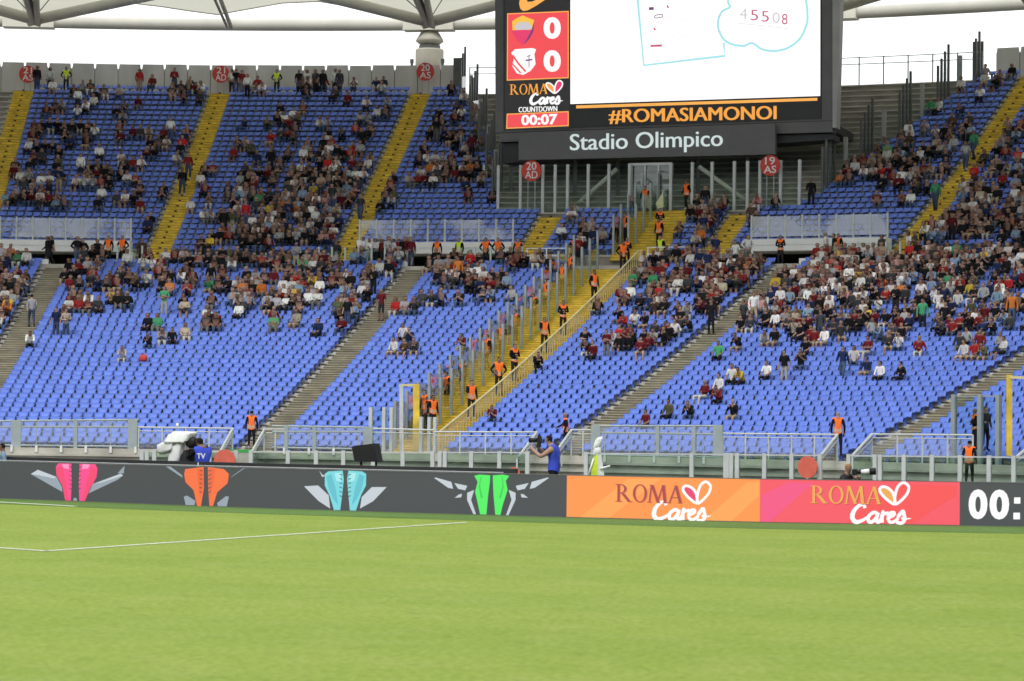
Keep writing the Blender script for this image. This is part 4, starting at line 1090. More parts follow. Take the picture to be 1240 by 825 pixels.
# green pads at the foot of two gaps
for (x, y), lab in (((297, 545), 'flat green mat behind the steward by the worn stairs'),):
    q = fpt(x, y, 59.4); th = cyl((x, y), 59.4)[0]
    root = empty('green_mat', lab, 'mat'); MB().box((q[0], q[1], q[2] - 0.05), tang(th) * 0.55, norm(th) * 0.3, (0, 0, 0.06)).build('mat', 'greenpad', root)
    MB().box((q[0], q[1], (q[2] - 0.73) / 2), tang(th) * 0.5, norm(th) * 0.28, (0, 0, (q[2] + 0.47) / 2)).build('base', 'concrete', root)

# ================================================================== SEATS
def seat_mesh():
    # side profile (y outwards, z up) of a one-piece shell, scooped across its width
    prof = [(-0.22, 0.37), (-0.20, 0.41), (0.02, 0.38), (0.15, 0.39), (0.21, 0.46), (0.26, 0.60)]
    us = [-0.234, -0.12, 0.12, 0.234]; dip = [0.0, 0.03, 0.03, 0.0]; V = []; F = []
    wid = [0.90, 1.0, 0.98, 0.88, 0.88, 1.0]
    for side in (0, 1):
        for (y, z), wf in zip(prof, wid):
            for u, d in zip(us, dip): V.append((u * wf, y + (d * 0.8 if z > 0.45 else 0) + 0.022 * side, z - (d if z <= 0.45 else 0) - (0.022 * side if z <= 0.45 else 0)))
    m_ = len(us); n_ = len(prof); o2 = m_ * n_
    for i in range(n_ - 1):
        for j in range(m_ - 1):
            a = i * m_ + j; F.append((a, a + 1, a + m_ + 1, a + m_)); F.append((o2 + a + m_, o2 + a + m_ + 1, o2 + a + 1, o2 + a))
    for i in range(n_ - 1):
        a = i * m_; b = a + m_ - 1; F.append((a, a + m_, o2 + a + m_, o2 + a)); F.append((b + m_, b, o2 + b, o2 + b + m_))
    for j in range(m_ - 1):
        t = (n_ - 1) * m_ + j; F.append((t, t + 1, o2 + t + 1, o2 + t)); F.append((j + 1, j, o2 + j, o2 + j + 1))
    k = len(V)     # bracket
    V += [(-0.06, 0.0, 0.0), (0.06, 0.0, 0.0), (0.06, 0.14, 0.0), (-0.06, 0.14, 0.0), (-0.06, 0.0, 0.39), (0.06, 0.0, 0.39), (0.06, 0.14, 0.39), (-0.06, 0.14, 0.39)]
    F += [tuple(k + i for i in q) for q in ((0, 1, 5, 4), (1, 2, 6, 5), (2, 3, 7, 6), (3, 0, 4, 7))]
    return np.array(V), np.array(F)


def in_view(q, mx=70): return -mx < q[0] < IW + mx and -60 < q[1] < IH


seats = []      # dict(tier,row,block,th,R,z,px)
def add_row(tier, i, R, z, a, b, block):
    n_ = int((b - a) * R / 0.495)
    for k in range(n_):
        t = a + (k + 0.5) * (b - a) / n_; q = proj(P(t, R + 0.42, z))
        if in_view(q): seats.append(dict(tier=tier, row=i, block=block, th=t, R=R + 0.42, z=z, px=q))


for i in range(NL):
    R = RL0 + i * DL; g = (0.65 + 0.22) / R; g2 = (0.65 + 0.06) / R
    cuts = [(TH0, L_ST[0] - g), (L_ST[0] + g2, L_ST[1] - g), (L_ST[1] + g2, Y0 - 0.35 / R), (Y1 + 0.22 / R, L_ST[2] - g), (L_ST[2] + g2, L_ST[3] - g), (L_ST[3] + g2, TH1)]
    for k, (a, b) in enumerate(cuts): add_row(1, i, R, zl(i), a, b, k)
for i in range(NU):
    R = RU0 + i * DU; g = (0.66 + 0.16) / R; g2 = (0.66 + 0.05) / R
    st = [s for s in U_ST if s > TH0]
    cuts = []
    for k in range(len(st) - 1): cuts.append((st[k] + g2, st[k + 1] - g, k))
    for a, b, k in cuts:
        segs = [(a, b)]
        if i <= 8:
            segs = []
            if a < 0.3005 < b or a < 0.3315 < b: segs = [(a, 0.2995), (0.3325, b)]
            else: segs = [(a, b)]
            if i == 8: segs = [(s0, min(s1, bare_l(8) - 0.3 / R)) if s0 < bare_l(8) else (max(s0, bare_r(8)), s1) for s0, s1 in segs]
        else:
            l_, r_ = bare_l(i) - 0.25 / R, bare_r(i) + 0.25 / R
            segs = []
            if a < l_: segs.append((a, min(b, l_)))
            if b > r_: segs.append((max(a, r_), b))
        for s0, s1 in segs:
            if s1 - s0 > 0.6 / R:
                if i < 1 and any(v0 - 0.005 < (s0 + s1) / 2 < v1 + 0.005 for v0, v1 in VOM): continue
                add_row(2, i, R, zu(i), s0, s1, k)

SV, SF = seat_mesh()
ORD = 'first second third fourth fifth sixth seventh eighth ninth tenth eleventh twelfth thirteenth fourteenth fifteenth sixteenth seventeenth eighteenth nineteenth twentieth'.split()
TENS = {2: 'twent', 3: 'thirt', 4: 'fort', 5: 'fift', 6: 'sixt', 7: 'sevent', 8: 'eight', 9: 'ninet'}
def ordinal(n): return ORD[n - 1] if n <= 20 else TENS[n // 10] + ('ieth' if n % 10 == 0 else 'y-' + ORD[n % 10 - 1])
BLOCK = ['far-left block', 'widest left block', 'block left of yellow stairs', 'block right of yellow stairs', 'block between right worn stairs', 'far-right block']
grp = {}
for s in seats:
    if s['tier'] == 1 and in_view(s['px'], 0) and s['px'][1] > 0: grp.setdefault((s['block'], s['row']), []).append(s)
order = sorted(grp, key=lambda k: np.mean([np.linalg.norm(P(s['th'], s['R'], s['z']) - EYE) for s in grp[k]]))
solo = []; tot = 0
for k in order:
    if tot + len(grp[k]) > 305: continue
    tot += len(grp[k]); solo.append(k)
    if tot > 285: break
seat_me = fast_mesh('seat', SV, SF, 'seatblue')
for k in solo:
    for sn, s in enumerate(sorted(grp[k], key=lambda u: u['px'][0])):
        s['solo'] = True; o = link('stadium_seat', seat_me); t = s['th']; T, N = tang(t), norm(t); q = P(t, s['R'], s['z'])
        o.matrix_world = Matrix(((T[0], N[0], 0, q[0]), (T[1], N[1], 0, q[1]), (0, 0, 1, q[2]), (0, 0, 0, 1)))
        tag(o, 'blue plastic seat, %s from left in %s row, %s' % (ordinal(sn + 1), ordinal(k[1] + 1), BLOCK[k[0]]), 'seat', 'blue seats of the lower stand')
rest = [s for s in seats if not s.get('solo')]


def instance(V, Q, TH, sc=None, yaw=None):
    """place local verts V at points Q turned by bowl angle TH (plus yaw)"""
    a = np.asarray(TH) + (0 if yaw is None else np.asarray(yaw)); c, s = np.cos(a)[:, None], np.sin(a)[:, None]
    x, y, z = V[None, :, 0], V[None, :, 1], V[None, :, 2]
    out = np.stack([x * c + y * s, -x * s + y * c, z + 0 * c], -1)
    if sc is not None: out = out * np.asarray(sc)[:, None, None]
    return out + np.asarray(Q)[:, None, :]


for tier, nm, lab in ((1, 'lower_seats', 'rows of blue plastic seats filling the lower stand'), (2, 'upper_seats', 'rows of blue plastic seats filling the upper stand')):
    L = [s for s in rest if s['tier'] == tier]
    Q = np.array([P(s['th'], s['R'], s['z']) for s in L]); TH = np.array([s['th'] for s in L])
    V = instance(SV, Q, TH).reshape(-1, 3); F = (SF[None] + (np.arange(len(L)) * len(SV))[:, None, None]).reshape(-1, 4)
    tag(link(nm, fast_mesh(nm, V, F, 'seatblue')), lab, 'seats', kind='stuff')

# ================================================================== PEOPLE
J = ['pelvis', 'spine', 'chest', 'neck', 'head0', 'head1', 'head2', 'shL', 'elL', 'wrL', 'haL', 'shR', 'elR', 'wrR', 'haR', 'hiL', 'knL', 'anL', 'toL', 'hiR', 'knR', 'anR', 'toR']
BN = [('pelvis', 'spine'), ('spine', 'chest'), ('chest', 'neck'), ('neck', 'head0'), ('head0', 'head1'), ('head1', 'head2')]
for S in 'LR': BN += [('chest', 'sh' + S), ('sh' + S, 'el' + S), ('el' + S, 'wr' + S), ('wr' + S, 'ha' + S), ('pelvis', 'hi' + S), ('hi' + S, 'kn' + S), ('kn' + S, 'an' + S), ('an' + S, 'to' + S)]
RAD = dict(pelvis=0.135, spine=0.13, chest=0.15, neck=0.058, head0=0.078, head1=0.098, head2=0.066, sh=0.072, el=0.05, wr=0.036, ha=0.042, hi=0.095, kn=0.066, an=0.046, to=0.044)


def pose(kind):
    up = kind.startswith('st')
    if up:
        p = dict(pelvis=(0, 0, .95), spine=(0, .01, 1.15), chest=(0, 0, 1.34), neck=(0, -.01, 1.50), head0=(0, -.03, 1.57), head1=(0, -.03, 1.65), head2=(0, -.02, 1.725))
        for S, s in (('L', 1), ('R', -1)):
            p.update({'sh' + S: (.18 * s, 0, 1.41), 'el' + S: (.25 * s, .03, 1.14), 'wr' + S: (.25 * s, -.06, .92), 'ha' + S: (.24 * s, -.10, .83), 'hi' + S: (.09 * s, 0, .89), 'kn' + S: (.11 * s, -.03, .49), 'an' + S: (.12 * s, .02, .09), 'to' + S: (.14 * s, -.13, .045)})
        if kind == 'st_fold':
            for S, s in (('L', 1), ('R', -1)): p.update({'el' + S: (.25 * s, -.02, 1.14), 'wr' + S: (.02 * s, -.20, 1.16 + .05 * s), 'ha' + S: (-.08 * s, -.19, 1.18 + .05 * s)})
        if kind == 'st_hips':
            for S, s in (('L', 1), ('R', -1)): p.update({'el' + S: (.36 * s, .05, 1.16), 'wr' + S: (.20 * s, -.06, 1.0), 'ha' + S: (.14 * s, -.10, .98)})
        if kind == 'st_walk':
            p.update(knL=(.10, -.22, .52), anL=(.10, -.16, .12), toL=(.11, -.30, .06), knR=(-.10, .02, .48), anR=(-.10, .22, .11), toR=(-.11, .10, .05), wrR=(-.24, -.20, .98), haR=(-.22, -.28, .95), wrL=(.25, .10, .92), haL=(.25, .12, .84))
        if kind == 'st_reach':
            p.update(elR=(-.26, -.14, 1.22), wrR=(-.28, -.36, 1.12), haR=(-.28, -.45, 1.10))
        if kind == 'st_photo':
            p.update(chest=(0, -.03, 1.33), neck=(0, -.07, 1.48), head0=(0, -.11, 1.54), head1=(0, -.12, 1.62), head2=(0, -.10, 1.70), elR=(-.27, -.22, 1.26), wrR=(-.10, -.40, 1.44), haR=(-.05, -.42, 1.50), elL=(.25, -.24, 1.22), wrL=(.09, -.48, 1.40), haL=(.05, -.50, 1.46))
    else:
        p = dict(pelvis=(0, .02, .53), spine=(0, .04, .73), chest=(0, .02, .92), neck=(0, -.01, 1.08), head0=(0, -.04, 1.15), head1=(0, -.04, 1.23), head2=(0, -.03, 1.305))
        for S, s in (('L', 1), ('R', -1)):
            p.update({'sh' + S: (.18 * s, .01, .99), 'el' + S: (.24 * s, -.06, .73), 'wr' + S: (.15 * s, -.28, .64), 'ha' + S: (.11 * s, -.35, .62), 'hi' + S: (.09 * s, -.02, .52), 'kn' + S: (.14 * s, -.43, .54), 'an' + S: (.14 * s, -.40, .10), 'to' + S: (.15 * s, -.54, .05)})
        if kind == 'si_lean':
            p.update(spine=(0, -.06, .73), chest=(0, -.18, .90), neck=(0, -.28, 1.02), head0=(0, -.33, 1.08), head1=(0, -.35, 1.15), head2=(0, -.34, 1.225))
            for S, s in (('L', 1), ('R', -1)): p.update({'sh' + S: (.18 * s, -.18, .96), 'el' + S: (.20 * s, -.36, .66), 'wr' + S: (.06 * s, -.50, .80), 'ha' + S: (.03 * s, -.51, .87)})
        if kind == 'si_phone':
            for S, s in (('L', 1), ('R', -1)): p.update({'el' + S: (.24 * s, -.10, .78), 'wr' + S: (.09 * s, -.28, .95), 'ha' + S: (.05 * s, -.30, 1.02)})
        if kind == 'si_slouch':
            p.update(pelvis=(0, -.06, .51), spine=(0, .02, .70), chest=(0, .08, .88), neck=(0, .07, 1.03), head0=(0, .03, 1.10), head1=(0, .02, 1.18), head2=(0, .03, 1.25))
            for S, s in (('L', 1), ('R', -1)): p.update({'sh' + S: (.18 * s, .08, .95), 'el' + S: (.26 * s, -.02, .72), 'wr' + S: (.06 * s, -.20, .70 + .03 * s), 'ha' + S: (-.02 * s, -.22, .72), 'kn' + S: (.18 * s, -.50, .52), 'an' + S: (.13 * s, -.52, .10), 'to' + S: (.15 * s, -.66, .06)})
        if kind == 'si_turn':
            p.update(head1=(.03, -.05, 1.23), wrR=(.02, -.16, .72), haR=(.08, -.18, .74), elL=(.28, .05, .76), wrL=(.36, -.15, .70), haL=(.40, -.22, .70))
    return p


def proto(kind, sub):
    p = pose(kind); me = bpy.data.meshes.new('p'); me.from_pydata([p[j] for j in J], [(J.index(a), J.index(b)) for a, b in BN], [])
    o = bpy.data.objects.new('p', me); COL.objects.link(o); md = o.modifiers.new('s', 'SKIN'); md.use_smooth_shade = True
    for i, j in enumerate(J):
        r = RAD.get(j, RAD.get(j[:2])); d = me.skin_vertices[0].data[i]; d.radius = (r, r * 0.86 if j in ('pelvis', 'spine', 'chest') else r); d.use_root = (j == 'pelvis')
    if sub: q = o.modifiers.new('u', 'SUBSURF'); q.levels = sub; q.render_levels = sub
    tr = o.modifiers.new('t', 'TRIANGULATE')
    dg = bpy.context.evaluated_depsgraph_get(); dg.update(); ev = o.evaluated_get(dg); m2 = ev.to_mesh()
    V = np.array([tuple(v.co) for v in m2.vertices]); F = np.array([tuple(f.vertices) for f in m2.polygons])
    Nn = np.array([tuple(v.normal) for v in m2.vertices]); ev.to_mesh_clear(); bpy.data.objects.remove(o)
    # body regions by nearest bone
    best = np.full(len(V), 1e9); bi = np.zeros(len(V), int); bt = np.zeros(len(V))
    for k, (a, b) in enumerate(BN):
        A, B = np.array(p[a]), np.array(p[b]); e = B - A; t = np.clip(((V - A) @ e) / (e @ e), 0, 1); d = np.linalg.norm(V - A - t[:, None] * e, axis=1)
        d = d - 0.5 * (RAD.get(a, RAD.get(a[:2])) * (1 - t) + RAD.get(b, RAD.get(b[:2])) * t)
        w = d < best; best[w] = d[w]; bi[w] = k; bt[w] = t[w]
    reg = np.zeros(len(V), int)     # 0 shirt 1 upper sleeve 2 forearm 3 skin 4 hair 5 trousers 6 shin 7 shoe
    hc = np.array(p['head1'])
    for i in range(len(V)):
        a, b = BN[bi[i]]; n_ = b[:2]
        if b in ('spine', 'chest'): reg[i] = 0 if not (b == 'spine' and bt[i] < 0.15) else 5
        elif b == 'neck': reg[i] = 0 if bt[i] < 0.7 else 3
        elif b.startswith('head'):
            rel = V[i] - hc; reg[i] = 4 if (rel[2] > 0.002 + (0.018 if rel[1] < -0.05 else 0) or (rel[1] > -0.015 and rel[2] > -0.07)) else 3
        elif n_ == 'sh': reg[i] = 0
        elif n_ == 'el': reg[i] = 1 if bt[i] < 0.75 else 2
        elif n_ == 'wr': reg[i] = 2
        elif n_ == 'ha': reg[i] = 3
        elif n_ in ('hi', 'kn'): reg[i] = 5
        elif n_ == 'an': reg[i] = 6 if bt[i] < 0.9 else 7
        else: reg[i] = 7
    return dict(V=V, F=F, N=Nn, reg=reg)


KIND = ['si_up', 'si_lean', 'si_phone', 'si_slouch', 'si_turn', 'st_plain', 'st_fold', 'st_hips', 'st_walk', 'st_reach', 'st_photo']
PLO = {k: proto(k, 0) for k in KIND}; PHI = {k: proto(k, 1) for k in KIND}

TOPS = [('maroon', (.11, .010, .016), 11), ('dark red', (.20, .018, .018), 6), ('bright red', (.42, .025, .025), 3), ('white', (.70, .70, .69), 19), ('black', (.010, .010, .012), 32), ('dark grey', (.045, .047, .052), 16), ('light grey', (.36, .37, .38), 9), ('navy', (.015, .025, .075), 9),
        ('pale blue', (.22, .32, .46), 5), ('beige', (.40, .34, .26), 3), ('yellow', (.62, .44, .05), 1.0), ('orange', (.58, .18, .035), 1.2), ('green', (.06, .30, .14), 0.9), ('olive', (.085, .09, .05), 3), ('brown', (.08, .05, .035), 2), ('pink', (.52, .26, .27), 0.7)]
BOTS = [('jeans', (.055, .085, .15), 32), ('dark trousers', (.018, .018, .022), 34), ('grey trousers', (.14, .14, .14), 10), ('beige shorts', (.36, .29, .20), 10), ('dark shorts', (.03, .03, .035), 9), ('pale trousers', (.48, .46, .42), 6)]
HAIR = [('dark', (.012, .009, .007)), ('dark', (.02, .014, .010)), ('brown', (.055, .03, .016)), ('fair', (.28, .18, .08)), ('grey', (.25, .24, .23)), ('capped', (.05, .05, .06))]
SKIN = [(.33, .20, .15), (.28, .165, .12), (.38, .24, .185), (.23, .13, .095)]


def pick(L):
    r = rnd.uniform(0, sum(x[2] for x in L))
    for x in L:
        r -= x[2]
        if r <= 0: return x
    return L[-1]


def wear(top=None, bot=None, hair=None, longs=None):
    t = next((x for x in TOPS if x[0] == top), None) or pick(TOPS); b = next((x for x in BOTS if x[0] == bot), None) or pick(BOTS)
    h = next((x for x in HAIR if x[0] == hair), None) or rnd.choice(HAIR[:3] * 4 + HAIR); sk = rnd.choice(SKIN); longs = rnd.random() < 0.72 if longs is None else longs
    def j(c):
        k = rnd.uniform(0.7, 1.15); return tuple(max(0.004, q * k * rnd.uniform(0.96, 1.04)) for q in c)
    tc, bc = j(t[1]), j(b[1]); sh = 'shorts' in b[0]
    pal = [tc, tc, tc if longs else sk, sk, h[1], bc, sk if sh else bc, rnd.choice([(.02, .02, .02), (.5, .5, .5), (.05, .04, .04)])]
    return dict(top=t[0], bot=b[0], hair=h[0], pal=np.array(pal))


def person(kind, q, th, w, sc=1.0, yaw=0.0, label=None, group=None, vest=None, vestname='vest', vestmat=None):
    pr = PHI[kind]; me = fast_mesh('person', pr['V'], pr['F'], 'people', w['pal'][pr['reg']], True)
    o = link('person', me); a = th + yaw; c, s = math.cos(a), math.sin(a)
    o.matrix_world = Matrix(((c * sc, s * sc, 0, q[0]), (-s * sc, c * sc, 0, q[1]), (0, 0, sc, q[2]), (0, 0, 0, 1)))
    tag(o, label, 'person', group)
    if vest is not None:
        reg = pr['reg']; zc = 0.84 if kind.startswith('st') else 0.50; keep = [f for f in pr['F'] if all(reg[i] == 0 or (reg[i] == 5 and pr['V'][i][2] > zc and abs(pr['V'][i][0]) < 0.2) for i in f)]
        ids = sorted({i for f in keep for i in f}); mp = {g: k for k, g in enumerate(ids)}
        V = pr['V'][ids] + pr['N'][ids] * 0.022; F = np.array([[mp[i] for i in f] for f in keep]); zz = V[:, 2]
        base = np.tile(np.array(vest), (len(V), 1))
        if vestname == 'vest':
            lo, hi = zz.min(), zz.max(); bnd = np.abs((zz - lo) / (hi - lo) - 0.22) < 0.06; base[bnd] = (0.50, 0.42, 0.32)
        link(vestname, fast_mesh(vestname, V, F, 'people', base, True), o)
    return o


# ---- who sits where: tenths of seats taken, per cell of 40 x 25 photo pixels, from row y = 100 down
DENS = {100: '1132345413432320000000000000034', 125: '1342110233440400000000000000255', 150: '2673550352220440000000000045546', 175: '4414440336451550000000000665666', 200: '6366333568855860000000005655666',
        225: '5633646878871110000059943125777', 250: '3302507888740000440059900100488', 275: '0000006888400000443048500005888', 300: '6055657888355665433588886888888', 325: '8475455866680774212888868887877',
        350: '7463132665654331005666677655666', 375: '3311102111200000003454776644555', 400: '0000000000000000035530022232133'}
yy = sorted(DENS)


def dens(px):
    y = px[1]
    if y < 84 or y >= 425: return 0.0
    k = max([v for v in yy if v <= y] or [100]); c = int(px[0] // 40)
    return int(DENS[k][min(max(c, 0), 30)]) / 10.0


for s in seats:
    s['body'] = proj(P(s['th'], s['R'], s['z'] + 0.75))
occ = []
last = {}
for s in seats:
    d = dens(s['body']); key = (s['tier'], s['row'], s['block'])
    if s['tier'] == 2 and s['row'] <= 6 and any(v0 - 0.002 < s['th'] < v1 + 0.002 for v0, v1 in VOM): d = 0
    if s['tier'] == 2 and s['row'] == 7 and not any(v0 < s['th'] < v1 for v0, v1 in VOM) and False: d = 0
    d = d * 0.75; pv = last.get(key, False)     # people sit in small groups
    pr_ = d * (1.35 if pv else 0.80) if d < 0.7 else d
    take = rnd.random() < pr_; last[key] = take
    if take: s['occ'] = True; occ.append(s)

# people told apart in the sparse lower rows: photo position of the body, pose, clothes
EXPL = [((9, 388), 'si_up', 'black', 'dark trousers'), ((36, 410), 'si_lean', 'white', 'dark trousers'), ((66, 400), 'st_plain', 'navy', 'jeans'), ((81, 400), 'st_fold', 'beige', 'jeans'), ((181, 396), 'si_up', 'black', 'dark trousers'),
        ((193, 396), 'si_up', 'green', 'grey trousers'), ((181, 410), 'si_lean', 'black', 'jeans'), ((196, 408), 'si_lean', 'light grey', 'pale trousers'), ((208, 405), 'si_up', 'black', 'dark trousers'), ((221, 404), 'si_up', 'beige', 'pale trousers'),
        ((152, 428), 'si_lean', 'light grey', 'pale trousers'), ((248, 387), 'si_phone', 'black', 'dark trousers'), ((261, 388), 'si_lean', 'dark red', 'jeans'), ((361, 389), 'si_up', 'beige', 'beige shorts'), ((381, 399), 'si_up', 'navy', 'dark trousers'),
        ((410, 386), 'si_lean', 'black', 'jeans'), ((428, 390), 'st_plain', 'black', 'jeans'), ((474, 419), 'si_up', 'white', 'beige shorts'), ((484, 420), 'si_slouch', 'brown', 'beige shorts'), ((488, 409), 'si_up', 'white', 'dark shorts'), ((498, 408), 'si_phone', 'navy', 'jeans'), ((499, 420), 'si_lean', 'dark grey', 'beige shorts'),
        ((557, 418), 'si_lean', 'maroon', 'beige shorts'), ((594, 500), 'si_lean', 'maroon', 'jeans'), ((809, 500), 'si_up', 'olive', 'dark trousers'), ((836, 500), 'si_lean', 'black', 'jeans'), ((778, 512), 'si_up', 'maroon', 'dark trousers'),
        ((849, 475), 'si_slouch', 'maroon', 'pale trousers'), ((870, 480), 'si_lean', 'dark red', 'dark trousers'), ((872, 470), 'si_up', 'white', 'dark trousers'), ((885, 500), 'si_phone', 'black', 'beige shorts'), ((888, 456), 'si_up', 'white', 'dark trousers'), ((898, 455), 'si_lean', 'yellow', 'dark trousers'),
        ((929, 447), 'si_up', 'white', 'dark trousers'), ((956, 457), 'st_plain', 'black', 'pale trousers'), ((969, 441), 'si_phone', 'black', 'jeans'), ((1025, 448), 'st_walk', 'navy', 'jeans'), ((1038, 432), 'si_up', 'white', 'jeans'), ((1050, 443), 'si_up', 'navy', 'beige shorts'), ((1070, 449), 'si_up', 'white', 'dark trousers'), ((1090, 448), 'si_turn', 'black', 'dark trousers'),
        ((866, 427), 'si_up', 'green', 'dark trousers'), ((874, 426), 'si_up', 'white', 'dark shorts'), ((896, 413), 'si_lean', 'black', 'beige shorts'), ((926, 415), 'si_lean', 'light grey', 'beige shorts'), ((938, 415), 'si_up', 'black', 'beige shorts'), ((965, 405), 'si_up', 'black', 'dark trousers'),
        ((992, 410), 'si_up', 'dark red', 'beige shorts'), ((1003, 410), 'si_up', 'white', 'beige shorts'), ((1065, 405), 'si_lean', 'pale blue', 'jeans'), ((1076, 405), 'si_slouch', 'dark grey', 'dark trousers'), ((1090, 402), 'si_up', 'black', 'beige shorts'), ((1115, 390), 'st_plain', 'green', 'dark trousers'), ((1121, 382), 'st_reach', 'black', 'dark trousers'),
        ((1163, 428), 'si_up', 'white', 'beige shorts'), ((1177, 430), 'si_up', 'bright red', 'beige shorts'), ((1190, 430), 'si_lean', 'olive', 'beige shorts'), ((1160, 415), 'si_up', 'dark grey', 'grey trousers'), ((1190, 412), 'si_up', 'dark red', 'jeans'), ((710, 424), 'si_lean', 'black', 'pale trousers'), ((719, 423), 'si_up', 'maroon', 'dark trousers')]
folk = []
lower = [s for s in seats if s['tier'] == 1]
LB = np.array([s['body'] for s in lower])
for px, kd, tp, bt in EXPL:
    d = np.hypot(LB[:, 0] - px[0], LB[:, 1] - px[1] + (6 if kd.startswith('st') else 0)); s = lower[int(d.argmin())]
    if s.get('done'): continue
    s['done'] = True; folk.append(dict(s=s, kind=kd, w=wear(tp, bt)))
for s in occ:
    if s.get('done'): continue
    r = rnd.random()
    kd = rnd.choice(['si_up', 'si_up', 'si_lean', 'si_phone', 'si_slouch', 'si_turn']) if r > 0.045 else rnd.choice(['st_plain', 'st_fold', 'st_walk'])
    folk.append(dict(s=s, kind=kd, w=wear()))
for f in folk:
    s = f['s']; st_ = f['kind'].startswith('st'); f['sc'] = rnd.uniform(0.95, 1.06); f['yaw'] = rnd.gauss(0, 0.22)
    R = s['R'] - (0.33 if st_ else 0.0); f['q'] = P(s['th'], R, s['z'] + (0 if st_ else -0.005)); f['th'] = s['th']
    f['size'] = (1.5 if st_ else 1.0) / ((f['q'] - EYE) @ FW)
    f['in'] = in_view(s['px'], -8) and s['px'][1] > 20
# standing folk on walkways and at the back wall
for px, R, z in [((x, 322), 93.9, ZWALK) for x in (58, 62, 93, 440, 447, 455, 462, 470, 476, 482, 489, 494, 497, 700, 708, 866, 905, 1000, 1010, 1100, 1108)] + [((x, 300), 96.0, ZWALK) for x in (100, 118, 172, 408, 1068)]:
    th = cyl(px, R)[0]; folk.append(dict(s=None, kind=rnd.choice(['st_plain', 'st_fold', 'st_hips', 'st_walk']), w=wear(), sc=rnd.uniform(.95, 1.04), yaw=rnd.uniform(-1.5, 1.5), q=P(th, R, z), th=th, size=0, **{'in': False}))
for x in (44, 60, 168, 285, 361, 371, 381, 390, 405, 410, 280, 292):
    th = cyl((x, 108), 122.6)[0]; folk.append(dict(s=None, kind='st_plain', w=wear(), sc=rnd.uniform(.95, 1.04), yaw=rnd.uniform(-.6, .6), q=P(th, 122.9, zu(31)), th=th, size=0, **{'in': False}))
for (x, y), tp in (((235, 205), 'dark red'), ((214, 222), 'black'), ((1178, 180), 'green'), ((1130, 242), 'green'), ((1188, 195), 'light grey'), ((443, 262), 'dark grey')):   # on the upper stairs
    d_ = min(((abs(proj(P(c, RU0 + i * DU, zu(i)))[0] - x) + abs(proj(P(c, RU0 + i * DU, zu(i)))[1] - y - 14)), c, i) for c in U_ST for i in range(NU))
    folk.append(dict(s=None, kind='st_walk', w=wear(tp, 'jeans'), sc=1.0, yaw=rnd.uniform(-.5, .5), q=P(d_[1], RU0 + d_[2] * DU, zu(d_[2]) + 0.03), th=d_[1], size=0, **{'in': False}))

cand = sorted([f for f in folk if f['in'] and f['s']['tier'] == 1], key=lambda f: -f['size'])[:300]
solo_ids = {id(f) for f in cand}
rowmates = {}
for f in folk:
    if f['s'] is not None and f['in']: rowmates.setdefault((f['s']['tier'], f['s']['block'], f['s']['row']), []).append(f)
used = set()
for key, L in rowmates.items():
    L.sort(key=lambda f: f['s']['px'][0])
    for k, f in enumerate(L):
        if id(f) not in solo_ids: continue
        w = f['w']; verb = 'standing' if f['kind'].startswith('st') else 'sitting'
        what = '%s top' % w['top']; pos = 'alone' if len(L) == 1 else '%s from left' % ordinal(k + 1)
        lab = '%s person in %s, %s, %s row, %s' % (verb, what, pos, ordinal(key[2] + 1), BLOCK[key[1]])
        person(f['kind'], f['q'], f['th'], w, f['sc'], f['yaw'], lab, 'spectators in the lower stand')
crowd = [f for f in folk if id(f) not in solo_ids]
CV, CF, CC, off = [], [], [], 0
for kd in KIND:
    L = [f for f in crowd if f['kind'] == kd]
    if not L: continue
    pr = PLO[kd]; V = instance(pr['V'], np.array([f['q'] for f in L]), [f['th'] for f in L], [f['sc'] for f in L], [f['yaw'] for f in L])
    CV.append(V.reshape(-1, 3)); CF.append((pr['F'][None] + (np.arange(len(L)) * len(pr['V']))[:, None, None] + off).reshape(-1, 3))
    CC.append(np.concatenate([f['w']['pal'][pr['reg']] for f in L])); off += len(L) * len(pr['V'])
tag(link('crowd', fast_mesh('crowd', np.concatenate(CV), np.concatenate(CF), 'people', np.concatenate(CC), True)), 'scattered spectators in the upper rows of the stands', 'crowd', kind='stuff')
print('folk', len(folk), 'solo', len(cand), 'seats', len(seats), 'solo seats', tot, 'proto', len(PHI['si_up']['F']), len(PLO['si_up']['F']))

# ---- stewards in orange vests
ORG = (.90, .17, .03); YEL = (.60, .75, .06)
def steward(q, th, kind, yaw, label, vest=ORG, group='stewards in orange vests', hair='dark', bot='dark trousers'):
    w = wear('black', bot, hair, True); person(kind, q, th, w, rnd.uniform(.98, 1.05), yaw, label, group, vest)


def on_stairs(py, th):
    best = min(((abs(proj(P(th, RL0 + i * DL, zl(i)))[1] - py), i) for i in range(NL)))[1]
    return best, P(th, RL0 + best * DL + 0.2, zl(best) + 0.03)


